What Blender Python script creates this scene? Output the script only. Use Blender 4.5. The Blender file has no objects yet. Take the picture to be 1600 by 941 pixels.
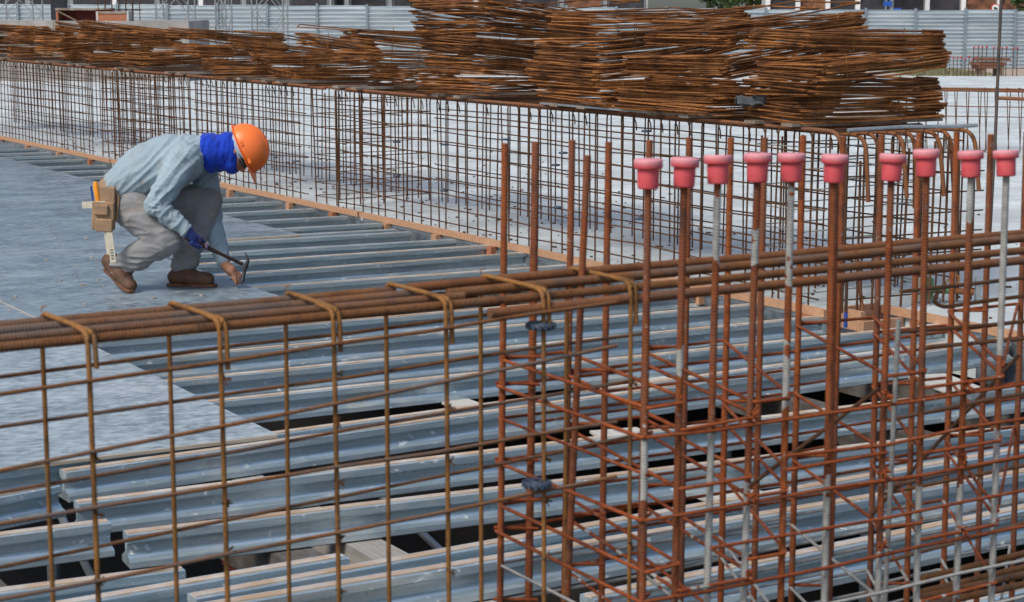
import bpy, math, random
import numpy as np
from mathutils import Vector, Matrix, noise as mnoise

random.seed(7)
sc = bpy.context.scene
C = sc.collection
R = math.radians

# ------------------------------------------------------------------ camera
FPX, HC = 2950.0, 1.7
PITCH = math.atan(460 / FPX)
cam_d = bpy.data.cameras.new('camera')
cam = bpy.data.objects.new('camera', cam_d); C.objects.link(cam)
cam.location = (0, 0, HC)
cam.rotation_euler = (math.pi / 2 - PITCH, 0, 0)
cam_d.sensor_fit = 'HORIZONTAL'; cam_d.sensor_width = 36
cam_d.lens = FPX / 1600 * 36
cam_d.clip_start = 0.1; cam_d.clip_end = 2000
cam_d.dof.use_dof = True; cam_d.dof.focus_distance = 11.2; cam_d.dof.aperture_fstop = 12
sc.camera = cam

# ------------------------------------------------------------------ sky and sun (soft overcast afternoon)
SUN_EL, SUN_AZ = 50, 222          # azimuth measured clockwise from +Y
world = bpy.data.worlds.new('World'); sc.world = world; world.use_nodes = True
wn = world.node_tree.nodes; wl = world.node_tree.links
bg = wn['Background']
sky = wn.new('ShaderNodeTexSky'); sky.sky_type = 'NISHITA'; sky.sun_disc = False
sky.sun_elevation = R(SUN_EL); sky.sun_rotation = R(SUN_AZ)
sky.air_density = 1.0; sky.dust_density = 2.6; sky.ozone_density = 1.0
wl.new(sky.outputs[0], bg.inputs[0]); bg.inputs[1].default_value = 0.095
sun_d = bpy.data.lights.new('sun', 'SUN'); sun_d.energy = 1.5; sun_d.angle = R(18); sun_d.color = (1, .95, .84)
sun = bpy.data.objects.new('sun', sun_d); C.objects.link(sun)
_sd = Vector((math.sin(R(SUN_AZ)) * math.cos(R(SUN_EL)), math.cos(R(SUN_AZ)) * math.cos(R(SUN_EL)), math.sin(R(SUN_EL))))
sun.rotation_euler = _sd.to_track_quat('Z', 'Y').to_euler()
sun.location = _sd * 60
sc.view_settings.view_transform = 'Standard'; sc.view_settings.look = 'None'
sc.view_settings.exposure = 0.75; sc.view_settings.gamma = 1.0
sc.view_settings.use_curve_mapping = False

# ------------------------------------------------------------------ geometry of the site
def ray(px, py):
    a = (px - 800) / FPX; b = (470.5 - py) / FPX
    return Vector((a, math.cos(PITCH) + b * math.sin(PITCH), -math.sin(PITCH) + b * math.cos(PITCH)))
EYE = Vector((0, 0, HC))
def at_z(px, py, z):
    d = ray(px, py); return EYE + d * ((z - HC) / d.z)
def at_y(px, py, y):
    d = ray(px, py); return EYE + d * (y / d.y)
def at_plane(px, py, p, n):
    d = ray(px, py); return EYE + d * ((Vector(p) - EYE).dot(n) / d.dot(n))
U = Vector((.862, .507, 0)); V = Vector((-.507, .862, 0))
O = at_z(1290, 490, 0)
def P(u, v, z=0):
    return Vector((O.x + U.x * u + V.x * v, O.y + U.y * u + V.y * v, z))
def uv_of(p):
    q = p - O; return q.x * U.x + q.y * U.y, q.x * V.x + q.y * V.y
def zx(py, px_d):                  # height of a pixel row at forward depth px_d
    return HC - (py - 10.5) * px_d / FPX

# ------------------------------------------------------------------ materials
def mat_base(name):
    m = bpy.data.materials.new(name); m.use_nodes = True
    n = m.node_tree.nodes; l = m.node_tree.links
    return m, n, l, n['Principled BSDF']
def col(c): return (c[0], c[1], c[2], 1)
def coords(n, l, scale=(1, 1, 1), rot=0.0, kind='pos'):
    if kind == 'pos':
        g = n.new('ShaderNodeNewGeometry'); s = g.outputs['Position']
    else:
        g = n.new('ShaderNodeTexCoord'); s = g.outputs['Object']
    mp = n.new('ShaderNodeMapping'); mp.inputs['Scale'].default_value = scale
    if rot:
        mp0 = n.new('ShaderNodeMapping'); mp0.inputs['Rotation'].default_value = (0, 0, rot)
        l.new(s, mp0.inputs['Vector']); s = mp0.outputs[0]
    l.new(s, mp.inputs['Vector']); return mp.outputs[0]
def noise(n, l, vec, scale, detail=4, rough=.6, dist=0):
    t = n.new('ShaderNodeTexNoise'); t.inputs['Scale'].default_value = scale
    t.inputs['Detail'].default_value = detail; t.inputs['Roughness'].default_value = rough
    t.inputs['Distortion'].default_value = dist
    l.new(vec, t.inputs['Vector']); return t.outputs['Fac']
def ramp(n, l, fac, stops):
    r = n.new('ShaderNodeValToRGB'); e = r.color_ramp.elements
    while len(e) < len(stops): e.new(.5)
    for k, (p, c) in enumerate(stops):
        e[k].position = p; e[k].color = col(c) if not isinstance(c, (int, float)) else (c, c, c, 1)
    l.new(fac, r.inputs[0]); return r.outputs[0]
def mix(n, l, fac, a, b):
    m = n.new('ShaderNodeMix'); m.data_type = 'RGBA'
    if isinstance(fac, (int, float)): m.inputs[0].default_value = fac
    else: l.new(fac, m.inputs[0])
    for i, s in ((6, a), (7, b)):
        if isinstance(s, tuple): m.inputs[i].default_value = col(s)
        else: l.new(s, m.inputs[i])
    return m.outputs[2]
def bump(n, l, h, b, strength=.3, dist=.005):
    bp = n.new('ShaderNodeBump'); bp.inputs['Strength'].default_value = strength
    bp.inputs['Distance'].default_value = dist
    l.new(h, bp.inputs['Height']); l.new(bp.outputs[0], b.inputs['Normal'])
def math_n(n, l, op, a, b=None):
    m = n.new('ShaderNodeMath'); m.operation = op
    for i, s in ((0, a), (1, b)):
        if s is None: continue
        if isinstance(s, (int, float)): m.inputs[i].default_value = s
        else: l.new(s, m.inputs[i])
    return m.outputs[0]

def mat_simple(name, c, rough=.6, metal=0.0, var=.25, scale=8, b=.0, spec=.4):
    m, n, l, B = mat_base(name)
    v = coords(n, l)
    f = noise(n, l, v, scale)
    lo = tuple(x * (1 - var) for x in c); hi = tuple(min(1, x * (1 + var)) for x in c)
    l.new(ramp(n, l, f, [(.3, lo), (.7, hi)]), B.inputs['Base Color'])
    B.inputs['Roughness'].default_value = rough; B.inputs['Metallic'].default_value = metal
    B.inputs['Specular IOR Level'].default_value = spec
    if b: bump(n, l, noise(n, l, v, scale * 4), B, b)
    return m

def mat_rust(name, c0, c1, c2, scale=14, ribs=False, cement=False, grey=.35, rnd=.45):
    m, n, l, B = mat_base(name)
    v = coords(n, l)
    f = noise(n, l, v, scale, 5, .65)
    f2 = noise(n, l, v, scale * 9, 3, .6)
    base = ramp(n, l, f, [(.32, c0), (.5, c1), (.68, c2)])
    oi = n.new('ShaderNodeObjectInfo')
    base = mix(n, l, math_n(n, l, 'MULTIPLY', oi.outputs['Random'], rnd), base, c0)
    base = mix(n, l, ramp(n, l, f2, [(.5, 0.0), (.75, .6)]), base, tuple(x * .45 for x in c0))
    B.inputs['Roughness'].default_value = .8; B.inputs['Specular IOR Level'].default_value = .25
    h = f2
    if ribs:
        uvn = n.new('ShaderNodeUVMap'); sp = n.new('ShaderNodeSeparateXYZ'); l.new(uvn.outputs[0], sp.inputs[0])
        tw = math_n(n, l, 'ADD', math_n(n, l, 'MULTIPLY', sp.outputs[1], 2 * math.pi / .0060),
                    math_n(n, l, 'MULTIPLY', sp.outputs[0], 2 * math.pi))
        s = math_n(n, l, 'SINE', tw)
        s = math_n(n, l, 'MULTIPLY', math_n(n, l, 'MAXIMUM', s, 0.0), 1.0)
        h = math_n(n, l, 'ADD', s, math_n(n, l, 'MULTIPLY', f2, .6))
        base = mix(n, l, math_n(n, l, 'MULTIPLY', s, .2), base, tuple(min(1, x * 1.5 + .02) for x in c1))
    if ribs:
        nz2 = noise(n, l, coords(n, l, (5, 5, 5)), 1.0, 3, .6)
        ph = math_n(n, l, 'ADD', math_n(n, l, 'MULTIPLY', sp.outputs[0], 2 * math.pi), math_n(n, l, 'MULTIPLY', oi.outputs['Random'], 6.28))
        gs = math_n(n, l, 'MULTIPLY', math_n(n, l, 'ADD', math_n(n, l, 'MULTIPLY', math_n(n, l, 'SINE', ph), .5), .5), ramp(n, l, nz2, [(.38, 0.0), (.62, 1.0)]))
        base = mix(n, l, math_n(n, l, 'MULTIPLY', gs, grey), base, (.125, .105, .095))
    if cement:
        g = n.new('ShaderNodeNewGeometry'); sp = n.new('ShaderNodeSeparateXYZ'); l.new(g.outputs['Position'], sp.inputs[0])
        nz = noise(n, l, v, 22, 3, .6)
        z = math_n(n, l, 'ADD', sp.outputs[2], math_n(n, l, 'MULTIPLY', math_n(n, l, 'SUBTRACT', nz, .5), .22))
        tot = None
        for a, b in (('cement_a', 'cement_b'), ('cement_c', 'cement_d')):
            aa = n.new('ShaderNodeAttribute'); aa.attribute_type = 'OBJECT'; aa.attribute_name = a
            bb = n.new('ShaderNodeAttribute'); bb.attribute_type = 'OBJECT'; bb.attribute_name = b
            q = math_n(n, l, 'MULTIPLY', math_n(n, l, 'GREATER_THAN', z, aa.outputs['Fac']),
                       math_n(n, l, 'LESS_THAN', z, bb.outputs['Fac']))
            tot = q if tot is None else math_n(n, l, 'MAXIMUM', tot, q)
        spots = ramp(n, l, noise(n, l, v, 60, 2), [(.66, 0.0), (.7, .8)])
        tot = math_n(n, l, 'MAXIMUM', math_n(n, l, 'MULTIPLY', tot, .92), math_n(n, l, 'MULTIPLY', spots, .4))
        cc = ramp(n, l, noise(n, l, v, 45), [(.3, (.26, .265, .25)), (.7, (.43, .44, .42))])
        base = mix(n, l, tot, base, cc)
    l.new(base, B.inputs['Base Color'])
    bump(n, l, h, B, .6 if ribs else .4, .001)
    return m

def mat_alu(name):
    m, n, l, B = mat_base(name)
    g = n.new('ShaderNodeTexCoord')
    mp = n.new('ShaderNodeMapping'); mp.inputs['Scale'].default_value = (1.2, 14, 14)
    l.new(g.outputs['Object'], mp.inputs['Vector'])
    oi = n.new('ShaderNodeObjectInfo')
    ad = n.new('ShaderNodeVectorMath'); l.new(mp.outputs[0], ad.inputs[0]); 
    cx = n.new('ShaderNodeCombineXYZ'); l.new(math_n(n, l, 'MULTIPLY', oi.outputs['Random'], 50), cx.inputs[0]); l.new(cx.outputs[0], ad.inputs[1])
    v = ad.outputs[0]
    f = noise(n, l, v, 2.2, 6, .65)
    base = ramp(n, l, f, [(.3, (.34, .42, .455)), (.5, (.52, .62, .665)), (.72, (.76, .85, .885))])
    pv = coords(n, l)
    sp = ramp(n, l, noise(n, l, pv, 26, 3, .5, .4), [(.66, 0.0), (.70, .75)])
    base = mix(n, l, sp, base, (.62, .63, .61))
    st = ramp(n, l, noise(n, l, pv, 3.1, 4, .7), [(.54, 0.0), (.70, .6)])
    base = mix(n, l, st, base, (.27, .24, .20))
    l.new(base, B.inputs['Base Color'])
    met = math_n(n, l, 'SUBTRACT', .74, math_n(n, l, 'MULTIPLY', math_n(n, l, 'MAXIMUM', sp, st), .8))
    l.new(met, B.inputs['Metallic'])
    mp2 = n.new('ShaderNodeMapping'); mp2.inputs['Scale'].default_value = (26, 1, 2.0)
    l.new(g.outputs['Object'], mp2.inputs['Vector'])
    ad2 = n.new('ShaderNodeVectorMath'); l.new(mp2.outputs[0], ad2.inputs[0]); l.new(cx.outputs[0], ad2.inputs[1])
    dr = ramp(n, l, math_n(n, l, 'MULTIPLY', noise(n, l, ad2.outputs[0], 1.0, 3, .6), ramp(n, l, noise(n, l, pv, 1.7, 3), [(.42, .6), (.6, 1.0)])), [(.60, 0.0), (.66, .75)])
    base = mix(n, l, dr, base, (.60, .60, .57)); l.new(base, B.inputs['Base Color'])
    l.new(ramp(n, l, f, [(.3, .38), (.7, .24)]), B.inputs['Roughness'])
    bump(n, l, f, B, .03, .003)
    return m

def mat_wood(name, c0, c1, stretch=(1.5, 22, 22), rough=.75, dirt=.0):
    m, n, l, B = mat_base(name)
    g = n.new('ShaderNodeTexCoord')
    mp = n.new('ShaderNodeMapping'); mp.inputs['Scale'].default_value = stretch
    l.new(g.outputs['Object'], mp.inputs['Vector'])
    f = noise(n, l, mp.outputs[0], 2.0, 5, .65, .6)
    base = ramp(n, l, f, [(.3, c0), (.7, c1)])
    if dirt:
        d = ramp(n, l, noise(n, l, coords(n, l), 5, 5, .7), [(.42, 0.0), (.6, dirt)])
        base = mix(n, l, d, base, (.52, .53, .52))
        oi = n.new('ShaderNodeObjectInfo'); base = mix(n, l, math_n(n, l, 'MULTIPLY', oi.outputs['Random'], .4), base, tuple(x * .9 for x in c0))
    l.new(base, B.inputs['Base Color']); B.inputs['Roughness'].default_value = rough
    bump(n, l, f, B, .25, .003)
    return m

def mat_ply():
    m, n, l, B = mat_base('film_plywood')
    ang = math.atan2(U.y, U.x)
    v = coords(n, l, (1.0, 1.5, 1), -ang)
    fa_ = noise(n, l, v, 15, 8, .72, .25); fb_ = noise(n, l, v, 2.6, 5, .6, .4)
    fc_ = noise(n, l, coords(n, l, (7, 46, 1), -ang + .35), 1.0, 4, .7)
    f = math_n(n, l, 'ADD', math_n(n, l, 'ADD', math_n(n, l, 'MULTIPLY', fa_, .5), math_n(n, l, 'MULTIPLY', fb_, .22)), math_n(n, l, 'MULTIPLY', fc_, .28))
    f2 = noise(n, l, coords(n, l, (.6, 1.0, 1), -ang), 2.2, 7, .7, .6)
    oi = n.new('ShaderNodeObjectInfo')
    base = ramp(n, l, f, [(.40, (.045, .064, .078)), (.48, (.11, .147, .172)), (.54, (.18, .23, .262)), (.61, (.31, .37, .405))])
    base = mix(n, l, ramp(n, l, f2, [(.48, 0.0), (.66, .45)]), base, (.30, .36, .40))
    att = n.new('ShaderNodeAttribute'); att.attribute_type = 'OBJECT'; att.attribute_name = 'wear'
    base = mix(n, l, math_n(n, l, 'MULTIPLY', att.outputs['Fac'], ramp(n, l, f, [(.44, .25), (.56, 1.0)])), base, (.44, .495, .525))
    br = ramp(n, l, noise(n, l, coords(n, l), 2.3, 5, .7), [(.60, 0.0), (.75, .35)])
    base = mix(n, l, br, base, (.30, .25, .20))
    l.new(base, B.inputs['Base Color'])
    l.new(ramp(n, l, f, [(.42, .30), (.56, .52)]), B.inputs['Roughness'])
    B.inputs['Specular IOR Level'].default_value = .45
    bump(n, l, f, B, .03, .002)
    return m

def mat_concrete(name, c, var=.2, big=.25, b=.3):
    m, n, l, B = mat_base(name)
    v = coords(n, l)
    f = noise(n, l, v, big * 2, 6, .65, .5); f2 = noise(n, l, v, 7, 6, .7)
    sp = ramp(n, l, noise(n, l, v, 12, 4, .6), [(.29, .75), (.36, 0.0)])
    damp = ramp(n, l, noise(n, l, v, .9, 7, .7, .8), [(.44, .55), (.54, 0.0)])
    base = ramp(n, l, f, [(.3, tuple(x * (1 - var) for x in c)), (.7, tuple(min(1, x * (1 + var)) for x in c))])
    base = mix(n, l, ramp(n, l, f2, [(.35, .35), (.6, 0.0)]), base, tuple(x * .72 for x in c))
    base = mix(n, l, damp, base, tuple(x * .66 for x in c))
    base = mix(n, l, sp, base, tuple(x * .35 for x in c))
    l.new(base, B.inputs['Base Color']); B.inputs['Roughness'].default_value = .9
    B.inputs['Specular IOR Level'].default_value = .2
    bump(n, l, f2, B, b, .02)
    return m

def mat_galv(name):
    m, n, l, B = mat_base(name)
    v = coords(n, l, (.35, 1, 5))
    f = noise(n, l, v, 1.1, 5, .6)
    oi = n.new('ShaderNodeObjectInfo')
    base = ramp(n, l, f, [(.3, (.42, .50, .55)), (.55, (.58, .66, .70)), (.75, (.80, .84, .86))])
    rr = ramp(n, l, noise(n, l, coords(n, l, (.3, 1, 6)), 1.6, 4, .6), [(.66, 0.0), (.75, .5)])
    base = mix(n, l, rr, base, (.36, .32, .30))
    l.new(base, B.inputs['Base Color']); B.inputs['Metallic'].default_value = .6
    l.new(ramp(n, l, f, [(.3, .42), (.7, .25)]), B.inputs['Roughness'])
    return m

def mat_cloth(name, c, stain=None, stain_amt=.0, rough=.9, scale=60):
    m, n, l, B = mat_base(name)
    v = coords(n, l)
    f = noise(n, l, v, 5, 4); w = noise(n, l, v, scale * 5, 2)
    base = ramp(n, l, f, [(.3, tuple(x * .88 for x in c)), (.7, tuple(min(1, x * 1.1) for x in c))])
    if stain:
        s = ramp(n, l, noise(n, l, v, 6.5, 5, .65, .4), [(.54, 0.0), (.68, stain_amt)])
        base = mix(n, l, s, base, stain)
    l.new(base, B.inputs['Base Color']); B.inputs['Roughness'].default_value = rough
    B.inputs['Specular IOR Level'].default_value = .15
    B.inputs['Sheen Weight'].default_value = .15
    bump(n, l, w, B, .25, .002)
    return m

M = {}
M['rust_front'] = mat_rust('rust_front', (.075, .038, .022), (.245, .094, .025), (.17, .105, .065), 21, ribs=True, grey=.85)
M['rust_tie'] = mat_rust('rust_tie', (.11, .055, .022), (.29, .13, .034), (.20, .11, .05), 18)
M['rust_col'] = mat_rust('rust_col', (.085, .028, .014), (.31, .080, .019), (.19, .070, .030), 15, ribs=True, cement=True)
M['rust_coltie'] = mat_rust('rust_coltie', (.14, .032, .012), (.30, .07, .017), (.21, .066, .026), 16, cement=True)
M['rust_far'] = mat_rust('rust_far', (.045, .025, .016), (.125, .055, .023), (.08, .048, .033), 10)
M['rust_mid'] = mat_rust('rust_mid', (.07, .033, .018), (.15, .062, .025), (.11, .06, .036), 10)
M['rust_hook'] = mat_rust('rust_hook', (.12, .048, .02), (.23, .085, .03), (.17, .08, .042), 12, ribs=True)
M['rust_pile'] = mat_rust('rust_pile', (.06, .026, .012), (.32, .118, .030), (.46, .20, .062), 6, rnd=.8)
M['alu'] = mat_alu('joist_aluminium')
M['nailer'] = mat_wood('nailer_wood', (.33, .215, .135), (.52, .385, .265), dirt=.75)
M['nailergrey'] = mat_wood('grey_nailer', (.20, .22, .22), (.36, .38, .37), dirt=.4)
M['joistend'] = mat_wood('joist_end_wood', (.22, .12, .06), (.38, .22, .12))
M['ply'] = mat_ply()
M['plyedge'] = mat_wood('plywood_edge', (.30, .25, .19), (.48, .42, .34))
M['pine'] = mat_wood('new_pine', (.36, .19, .10), (.52, .30, .18))
M['pinered'] = mat_wood('red_pine', (.30, .10, .05), (.40, .16, .08))
M['rustwood'] = mat_wood('dark_red_timber', (.12, .05, .03), (.22, .10, .06))
M['oldwood'] = mat_wood('old_wood', (.13, .09, .06), (.30, .23, .17), dirt=.35)
M['darkwood'] = mat_wood('dark_brown_wood', (.035, .028, .022), (.09, .07, .055), dirt=.15)  # very dark brown tone for the beams under the joists
M['greywood'] = mat_wood('grey_wood', (.20, .18, .16), (.38, .36, .33), dirt=.3)
M['palewood'] = mat_wood('pale_board', (.38, .37, .33), (.55, .53, .48))
M['slab'] = mat_concrete('pale_concrete', (.545, .585, .59), .2, .8)
M['earth'] = mat_concrete('site_earth', (.42, .33, .27), .25, .12)
M['pit'] = mat_concrete('dark_floor', (.035, .032, .03), .3, .3)  # near-black floor colour stands in for the shade below the deck
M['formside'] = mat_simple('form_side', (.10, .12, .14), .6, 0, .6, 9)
M['ledge'] = mat_concrete('ledge_concrete', (.34, .32, .30), .25, .5)
M['galv'] = mat_galv('galvanised_sheet')
M['post'] = mat_simple('fence_post', (.25, .32, .37), .45, .5)
M['scaf'] = mat_simple('scaffold_steel', (.30, .33, .35), .45, .5)
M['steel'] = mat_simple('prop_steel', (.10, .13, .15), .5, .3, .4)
M['steelpale'] = mat_simple('brace_steel', (.42, .46, .5), .4, .5, .3)
M['redpaint'] = mat_simple('old_red_paint', (.22, .04, .03), .6, 0, .3)
M['rodgrey'] = mat_rust('grey_rod', (.05, .045, .042), (.10, .085, .075), (.13, .09, .07), 9)
M['cap'] = None
M['orange'] = mat_simple('orange_plastic', (.90, .19, .035), .38, 0, .05, 5, 0, .5)
M['orangerib'] = M['orange']
M['shirt'] = mat_cloth('shirt_cloth', (.285, .365, .415), (.24, .205, .16), .65)
M['trouser'] = mat_cloth('trouser_cloth', (.235, .235, .24), (.26, .20, .14), .75)
M['blue'] = mat_cloth('blue_cloth', (.010, .045, .42))
M['glove'] = mat_cloth('blue_glove', (.022, .042, .17), (.03, .03, .08), .6)
M['liner'] = mat_cloth('grey_liner', (.36, .43, .55))
M['skin'] = mat_simple('skin', (.36, .17, .105), .55, 0, .12, 20, 0, .4)
M['boot'] = mat_simple('boot_leather', (.095, .047, .027), .7, 0, .35, 14, .2)
M['sole'] = mat_simple('boot_sole', (.14, .062, .034), .85, 0, .3, 20)
M['leather'] = mat_simple('tan_leather', (.30, .19, .11), .7, 0, .25, 16, .15)
M['black'] = mat_simple('black_rubber', (.02, .02, .022), .5, 0, .2)
M['glass'] = mat_simple('dark_lens', (.01, .01, .012), .1, 0, .1, 5, 0, .6)
M['toolsteel'] = mat_simple('tool_steel', (.10, .10, .105), .35, .8, .3)
M['handle'] = mat_simple('hammer_grip', (.05, .025, .022), .6, 0, .3, 25)
M['yellow'] = mat_simple('orange_grip', (.80, .30, .02), .4, 0, .08)
M['rule'] = mat_simple('rule_wood', (.55, .50, .40), .6, 0, .12, 30)
M['spacer'] = mat_simple('spacer_plastic', (.045, .065, .10), .6, 0, .3, 40, .2)
M['bluepipe'] = mat_simple('blue_pipe', (.02, .06, .28), .4, 0, .1)
M['greenpaint'] = mat_simple('green_paint', (.06, .15, .07), .6, 0, .4, 14)
M['darkbuild'] = mat_simple('dark_shopfront', (.035, .035, .04), .5, 0, .6, 1.5)
M['palebuild'] = mat_simple('pale_render', (.42, .44, .42), .8, 0, .15, 2)
M['white'] = mat_simple('white_paint', (.75, .76, .76), .6, 0, .08)
M['signblue'] = mat_simple('sign_blue', (.02, .09, .42), .5, 0, .1)
M['signred'] = mat_simple('sign_red', (.45, .06, .06), .5, 0, .1)
M['darkpost'] = mat_simple('dark_column', (.015, .02, .03), .6, 0, .3)
M['leaf'] = mat_simple('leaf', (.05, .10, .03), .6, 0, .5, 3)
M['grass'] = mat_simple('grass_blade', (.17, .17, .09), .8, 0, .4, 3)
M['bark'] = mat_simple('bark', (.11, .085, .06), .9, 0, .3, 6)
M['rag'] = mat_cloth('grey_rag', (.07, .075, .085))
M['shopwarm'] = mat_simple('brown_display', (.16, .07, .035), .6, 0, .8, 2.5)

def mat_cap():
    m, n, l, B = mat_base('red_cap_plastic')
    v = coords(n, l)
    f = noise(n, l, v, 30, 4)
    g = n.new('ShaderNodeTexCoord'); sp = n.new('ShaderNodeSeparateXYZ'); l.new(g.outputs['Object'], sp.inputs[0])
    top = ramp(n, l, math_n(n, l, 'MULTIPLY', math_n(n, l, 'ADD', sp.outputs[2], math_n(n, l, 'MULTIPLY', f, .008)), 20), [(.84, 0.0), (1.03, .5)])
    base = ramp(n, l, f, [(.3, (.62, .075, .09)), (.7, (.72, .115, .13))])
    base = mix(n, l, top, base, (.62, .42, .46))       # dusty paler top, with the highlight from above painted in
    l.new(base, B.inputs['Base Color']); B.inputs['Roughness'].default_value = .6
    B.inputs['Subsurface Weight'].default_value = .0
    return m
M['cap'] = mat_cap()

# ------------------------------------------------------------------ mesh helpers
class MB:
    def __init__(s): s.v = []; s.f = []; s.uv = []; s.sm = []; s.mi = []
    def add(s, vs, fs, uvs=None, smooth=False, mi=0):
        o = len(s.v); s.v += [tuple(x) for x in vs]
        for k, f in enumerate(fs):
            s.f.append([o + i for i in f]); s.sm.append(smooth); s.mi.append(mi)
            s.uv.append(uvs[k] if uvs else [(0, 0)] * len(f))
    def tube(s, pts, r, seg=6, mi=0, caps=True):
        pts = [Vector(p) for p in pts]; n = len(pts)
        rr = r if isinstance(r, (list, tuple)) else [r] * n
        t0 = (pts[1] - pts[0]).normalized()
        a = Vector((0, 0, 1)) if abs(t0.z) < .9 else Vector((1, 0, 0))
        nx = t0.cross(a).normalized(); ln = 0; vs = []; L = []
        for i, p in enumerate(pts):
            if i == 0: t = t0
            elif i == n - 1: t = (pts[i] - pts[i - 1]).normalized()
            else: t = ((pts[i + 1] - pts[i]).normalized() + (pts[i] - pts[i - 1]).normalized()).normalized()
            if i: ln += (pts[i] - pts[i - 1]).length
            L.append(ln)
            nx = (nx - t * nx.dot(t)).normalized(); ny = t.cross(nx)
            for k in range(seg):
                q = 2 * math.pi * k / seg
                vs.append(p + (nx * math.cos(q) + ny * math.sin(q)) * rr[i])
        fs = []; us = []
        for i in range(n - 1):
            for k in range(seg):
                k2 = (k + 1) % seg
                fs.append((i * seg + k, i * seg + k2, (i + 1) * seg + k2, (i + 1) * seg + k))
                us.append([(k / seg, L[i]), ((k + 1) / seg, L[i]), ((k + 1) / seg, L[i + 1]), (k / seg, L[i + 1])])
        s.add(vs, fs, us, True, mi)
        if caps:
            s.add(vs[:seg], [tuple(range(seg))[::-1]], None, False, mi)
            s.add(vs[-seg:], [tuple(range(seg))], None, False, mi)
        return s
    def box(s, c, sx, sy, sz, ax=None, mi=0):
        ax = ax or (Vector((1, 0, 0)), Vector((0, 1, 0)), Vector((0, 0, 1)))
        c = Vector(c); vs = []
        for k in range(8):
            vs.append(c + ax[0] * (sx / 2 * (1 if k & 1 else -1)) + ax[1] * (sy / 2 * (1 if k & 2 else -1)) + ax[2] * (sz / 2 * (1 if k & 4 else -1)))
        fs = [(0, 2, 3, 1), (4, 5, 7, 6), (0, 1, 5, 4), (2, 6, 7, 3), (0, 4, 6, 2), (1, 3, 7, 5)]
        if ax[0].cross(ax[1]).dot(ax[2]) < 0: fs = [f[::-1] for f in fs]
        s.add(vs, fs, None, False, mi); return s
    def prism(s, poly, z0, z1, mi=0):
        n = len(poly)
        vs = [(p[0], p[1], z0) for p in poly] + [(p[0], p[1], z1) for p in poly]
        area = sum(poly[i][0] * poly[(i + 1) % n][1] - poly[(i + 1) % n][0] * poly[i][1] for i in range(n))
        fs = [tuple(range(n))[::-1], tuple(range(n, 2 * n))] + [(i, (i + 1) % n, n + (i + 1) % n, n + i) for i in range(n)]
        if area < 0: fs = [f[::-1] for f in fs]
        s.add(vs, fs, None, False, mi); return s
    def lathe(s, prof, seg=20, c=(0, 0, 0), mi=0):
        vs = []; n = len(prof)
        for r, z in prof:
            for k in range(seg):
                q = 2 * math.pi * k / seg; vs.append((c[0] + r * math.cos(q), c[1] + r * math.sin(q), c[2] + z))
        fs = [(i * seg + k, i * seg + (k + 1) % seg, (i + 1) * seg + (k + 1) % seg, (i + 1) * seg + k) for i in range(n - 1) for k in range(seg)]
        s.add(vs, fs, None, True, mi); return s
    def build(s, name, mats, parent=None, org=None, link=True):
        org = Vector(org) if org is not None else Vector((0, 0, 0))
        me = bpy.data.meshes.new(name)
        me.from_pydata([(v[0] - org.x, v[1] - org.y, v[2] - org.z) for v in s.v], [], s.f)
        ul = me.uv_layers.new(name='UVMap')
        flat = [c for f in s.uv for p in f for c in p]
        ul.data.foreach_set('uv', flat)
        me.polygons.foreach_set('use_smooth', s.sm); me.polygons.foreach_set('material_index', s.mi)
        for m in (mats if isinstance(mats, (list, tuple)) else [mats]): me.materials.append(m)
        me.update()
        o = bpy.data.objects.new(name, me); C.objects.link(o)
        if parent is not None:
            o.parent = parent
            # vertices are given in world space: keep the part where it was modelled
            o.location = org - parent.location
        else: o.location = org
        return o

def tag(o, label, cat, group=None, kind=None):
    if label: o['label'] = label
    if cat: o['category'] = cat
    if group: o['group'] = group
    if kind: o['kind'] = kind
    return o
def thing(name, label, cat, loc=(0, 0, 0), group=None):
    o = bpy.data.objects.new(name, None); C.objects.link(o); o.location = loc
    o.empty_display_size = .1
    return tag(o, label, cat, group)
def struct(o): o['kind'] = 'structure'; return o
def copy_tree(o, loc=None, parent=None):
    c = o.copy(); C.objects.link(c)
    if parent is not None: c.parent = parent
    if loc is not None: c.location = loc
    for ch in o.children: copy_tree(ch, None, c)
    return c
def bend(pts, rad, n=4):                       # polyline with rounded corners
    pts = [Vector(p) for p in pts]; out = [pts[0]]
    for i in range(1, len(pts) - 1):
        a = (pts[i - 1] - pts[i]); b = (pts[i + 1] - pts[i])
        d = min(rad, a.length * .45, b.length * .45)
        p0 = pts[i] + a.normalized() * d; p1 = pts[i] + b.normalized() * d
        for k in range(n + 1):
            t = k / n
            out.append(p0 * (1 - t) ** 2 + pts[i] * 2 * t * (1 - t) + p1 * t ** 2)
    out.append(pts[-1]); return out
ORD = ['first', 'second', 'third', 'fourth', 'fifth', 'sixth', 'seventh', 'eighth', 'ninth', 'tenth', 'eleventh', 'twelfth',
       'thirteenth', 'fourteenth', 'fifteenth', 'sixteenth', 'seventeenth', 'eighteenth', 'nineteenth', 'twentieth']

# ================================================================== SETTING
b = MB()
c46 = 47.0
vl = (c46 - O.y) / V.y
poly = [P(0, 0), P(0.40, 0), P(0.40, -9), Vector((60, -2, 0)), Vector((60, c46, 0)), P(0, vl)]
b.prism([(p.x, p.y) for p in poly], -.28, 0.0)
struct(b.build('concrete_slab', M['slab']))
b = MB(); b.add([(-400, c46 - 1, -.62), (400, c46 - 1, -.62), (400, 900, -.62), (-400, 900, -.62)], [(0, 1, 2, 3)])
struct(b.build('ground', M['earth']))
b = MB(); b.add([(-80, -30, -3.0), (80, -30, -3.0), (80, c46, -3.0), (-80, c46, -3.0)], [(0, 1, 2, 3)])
struct(b.build('pit_floor', M['pit']))
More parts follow.
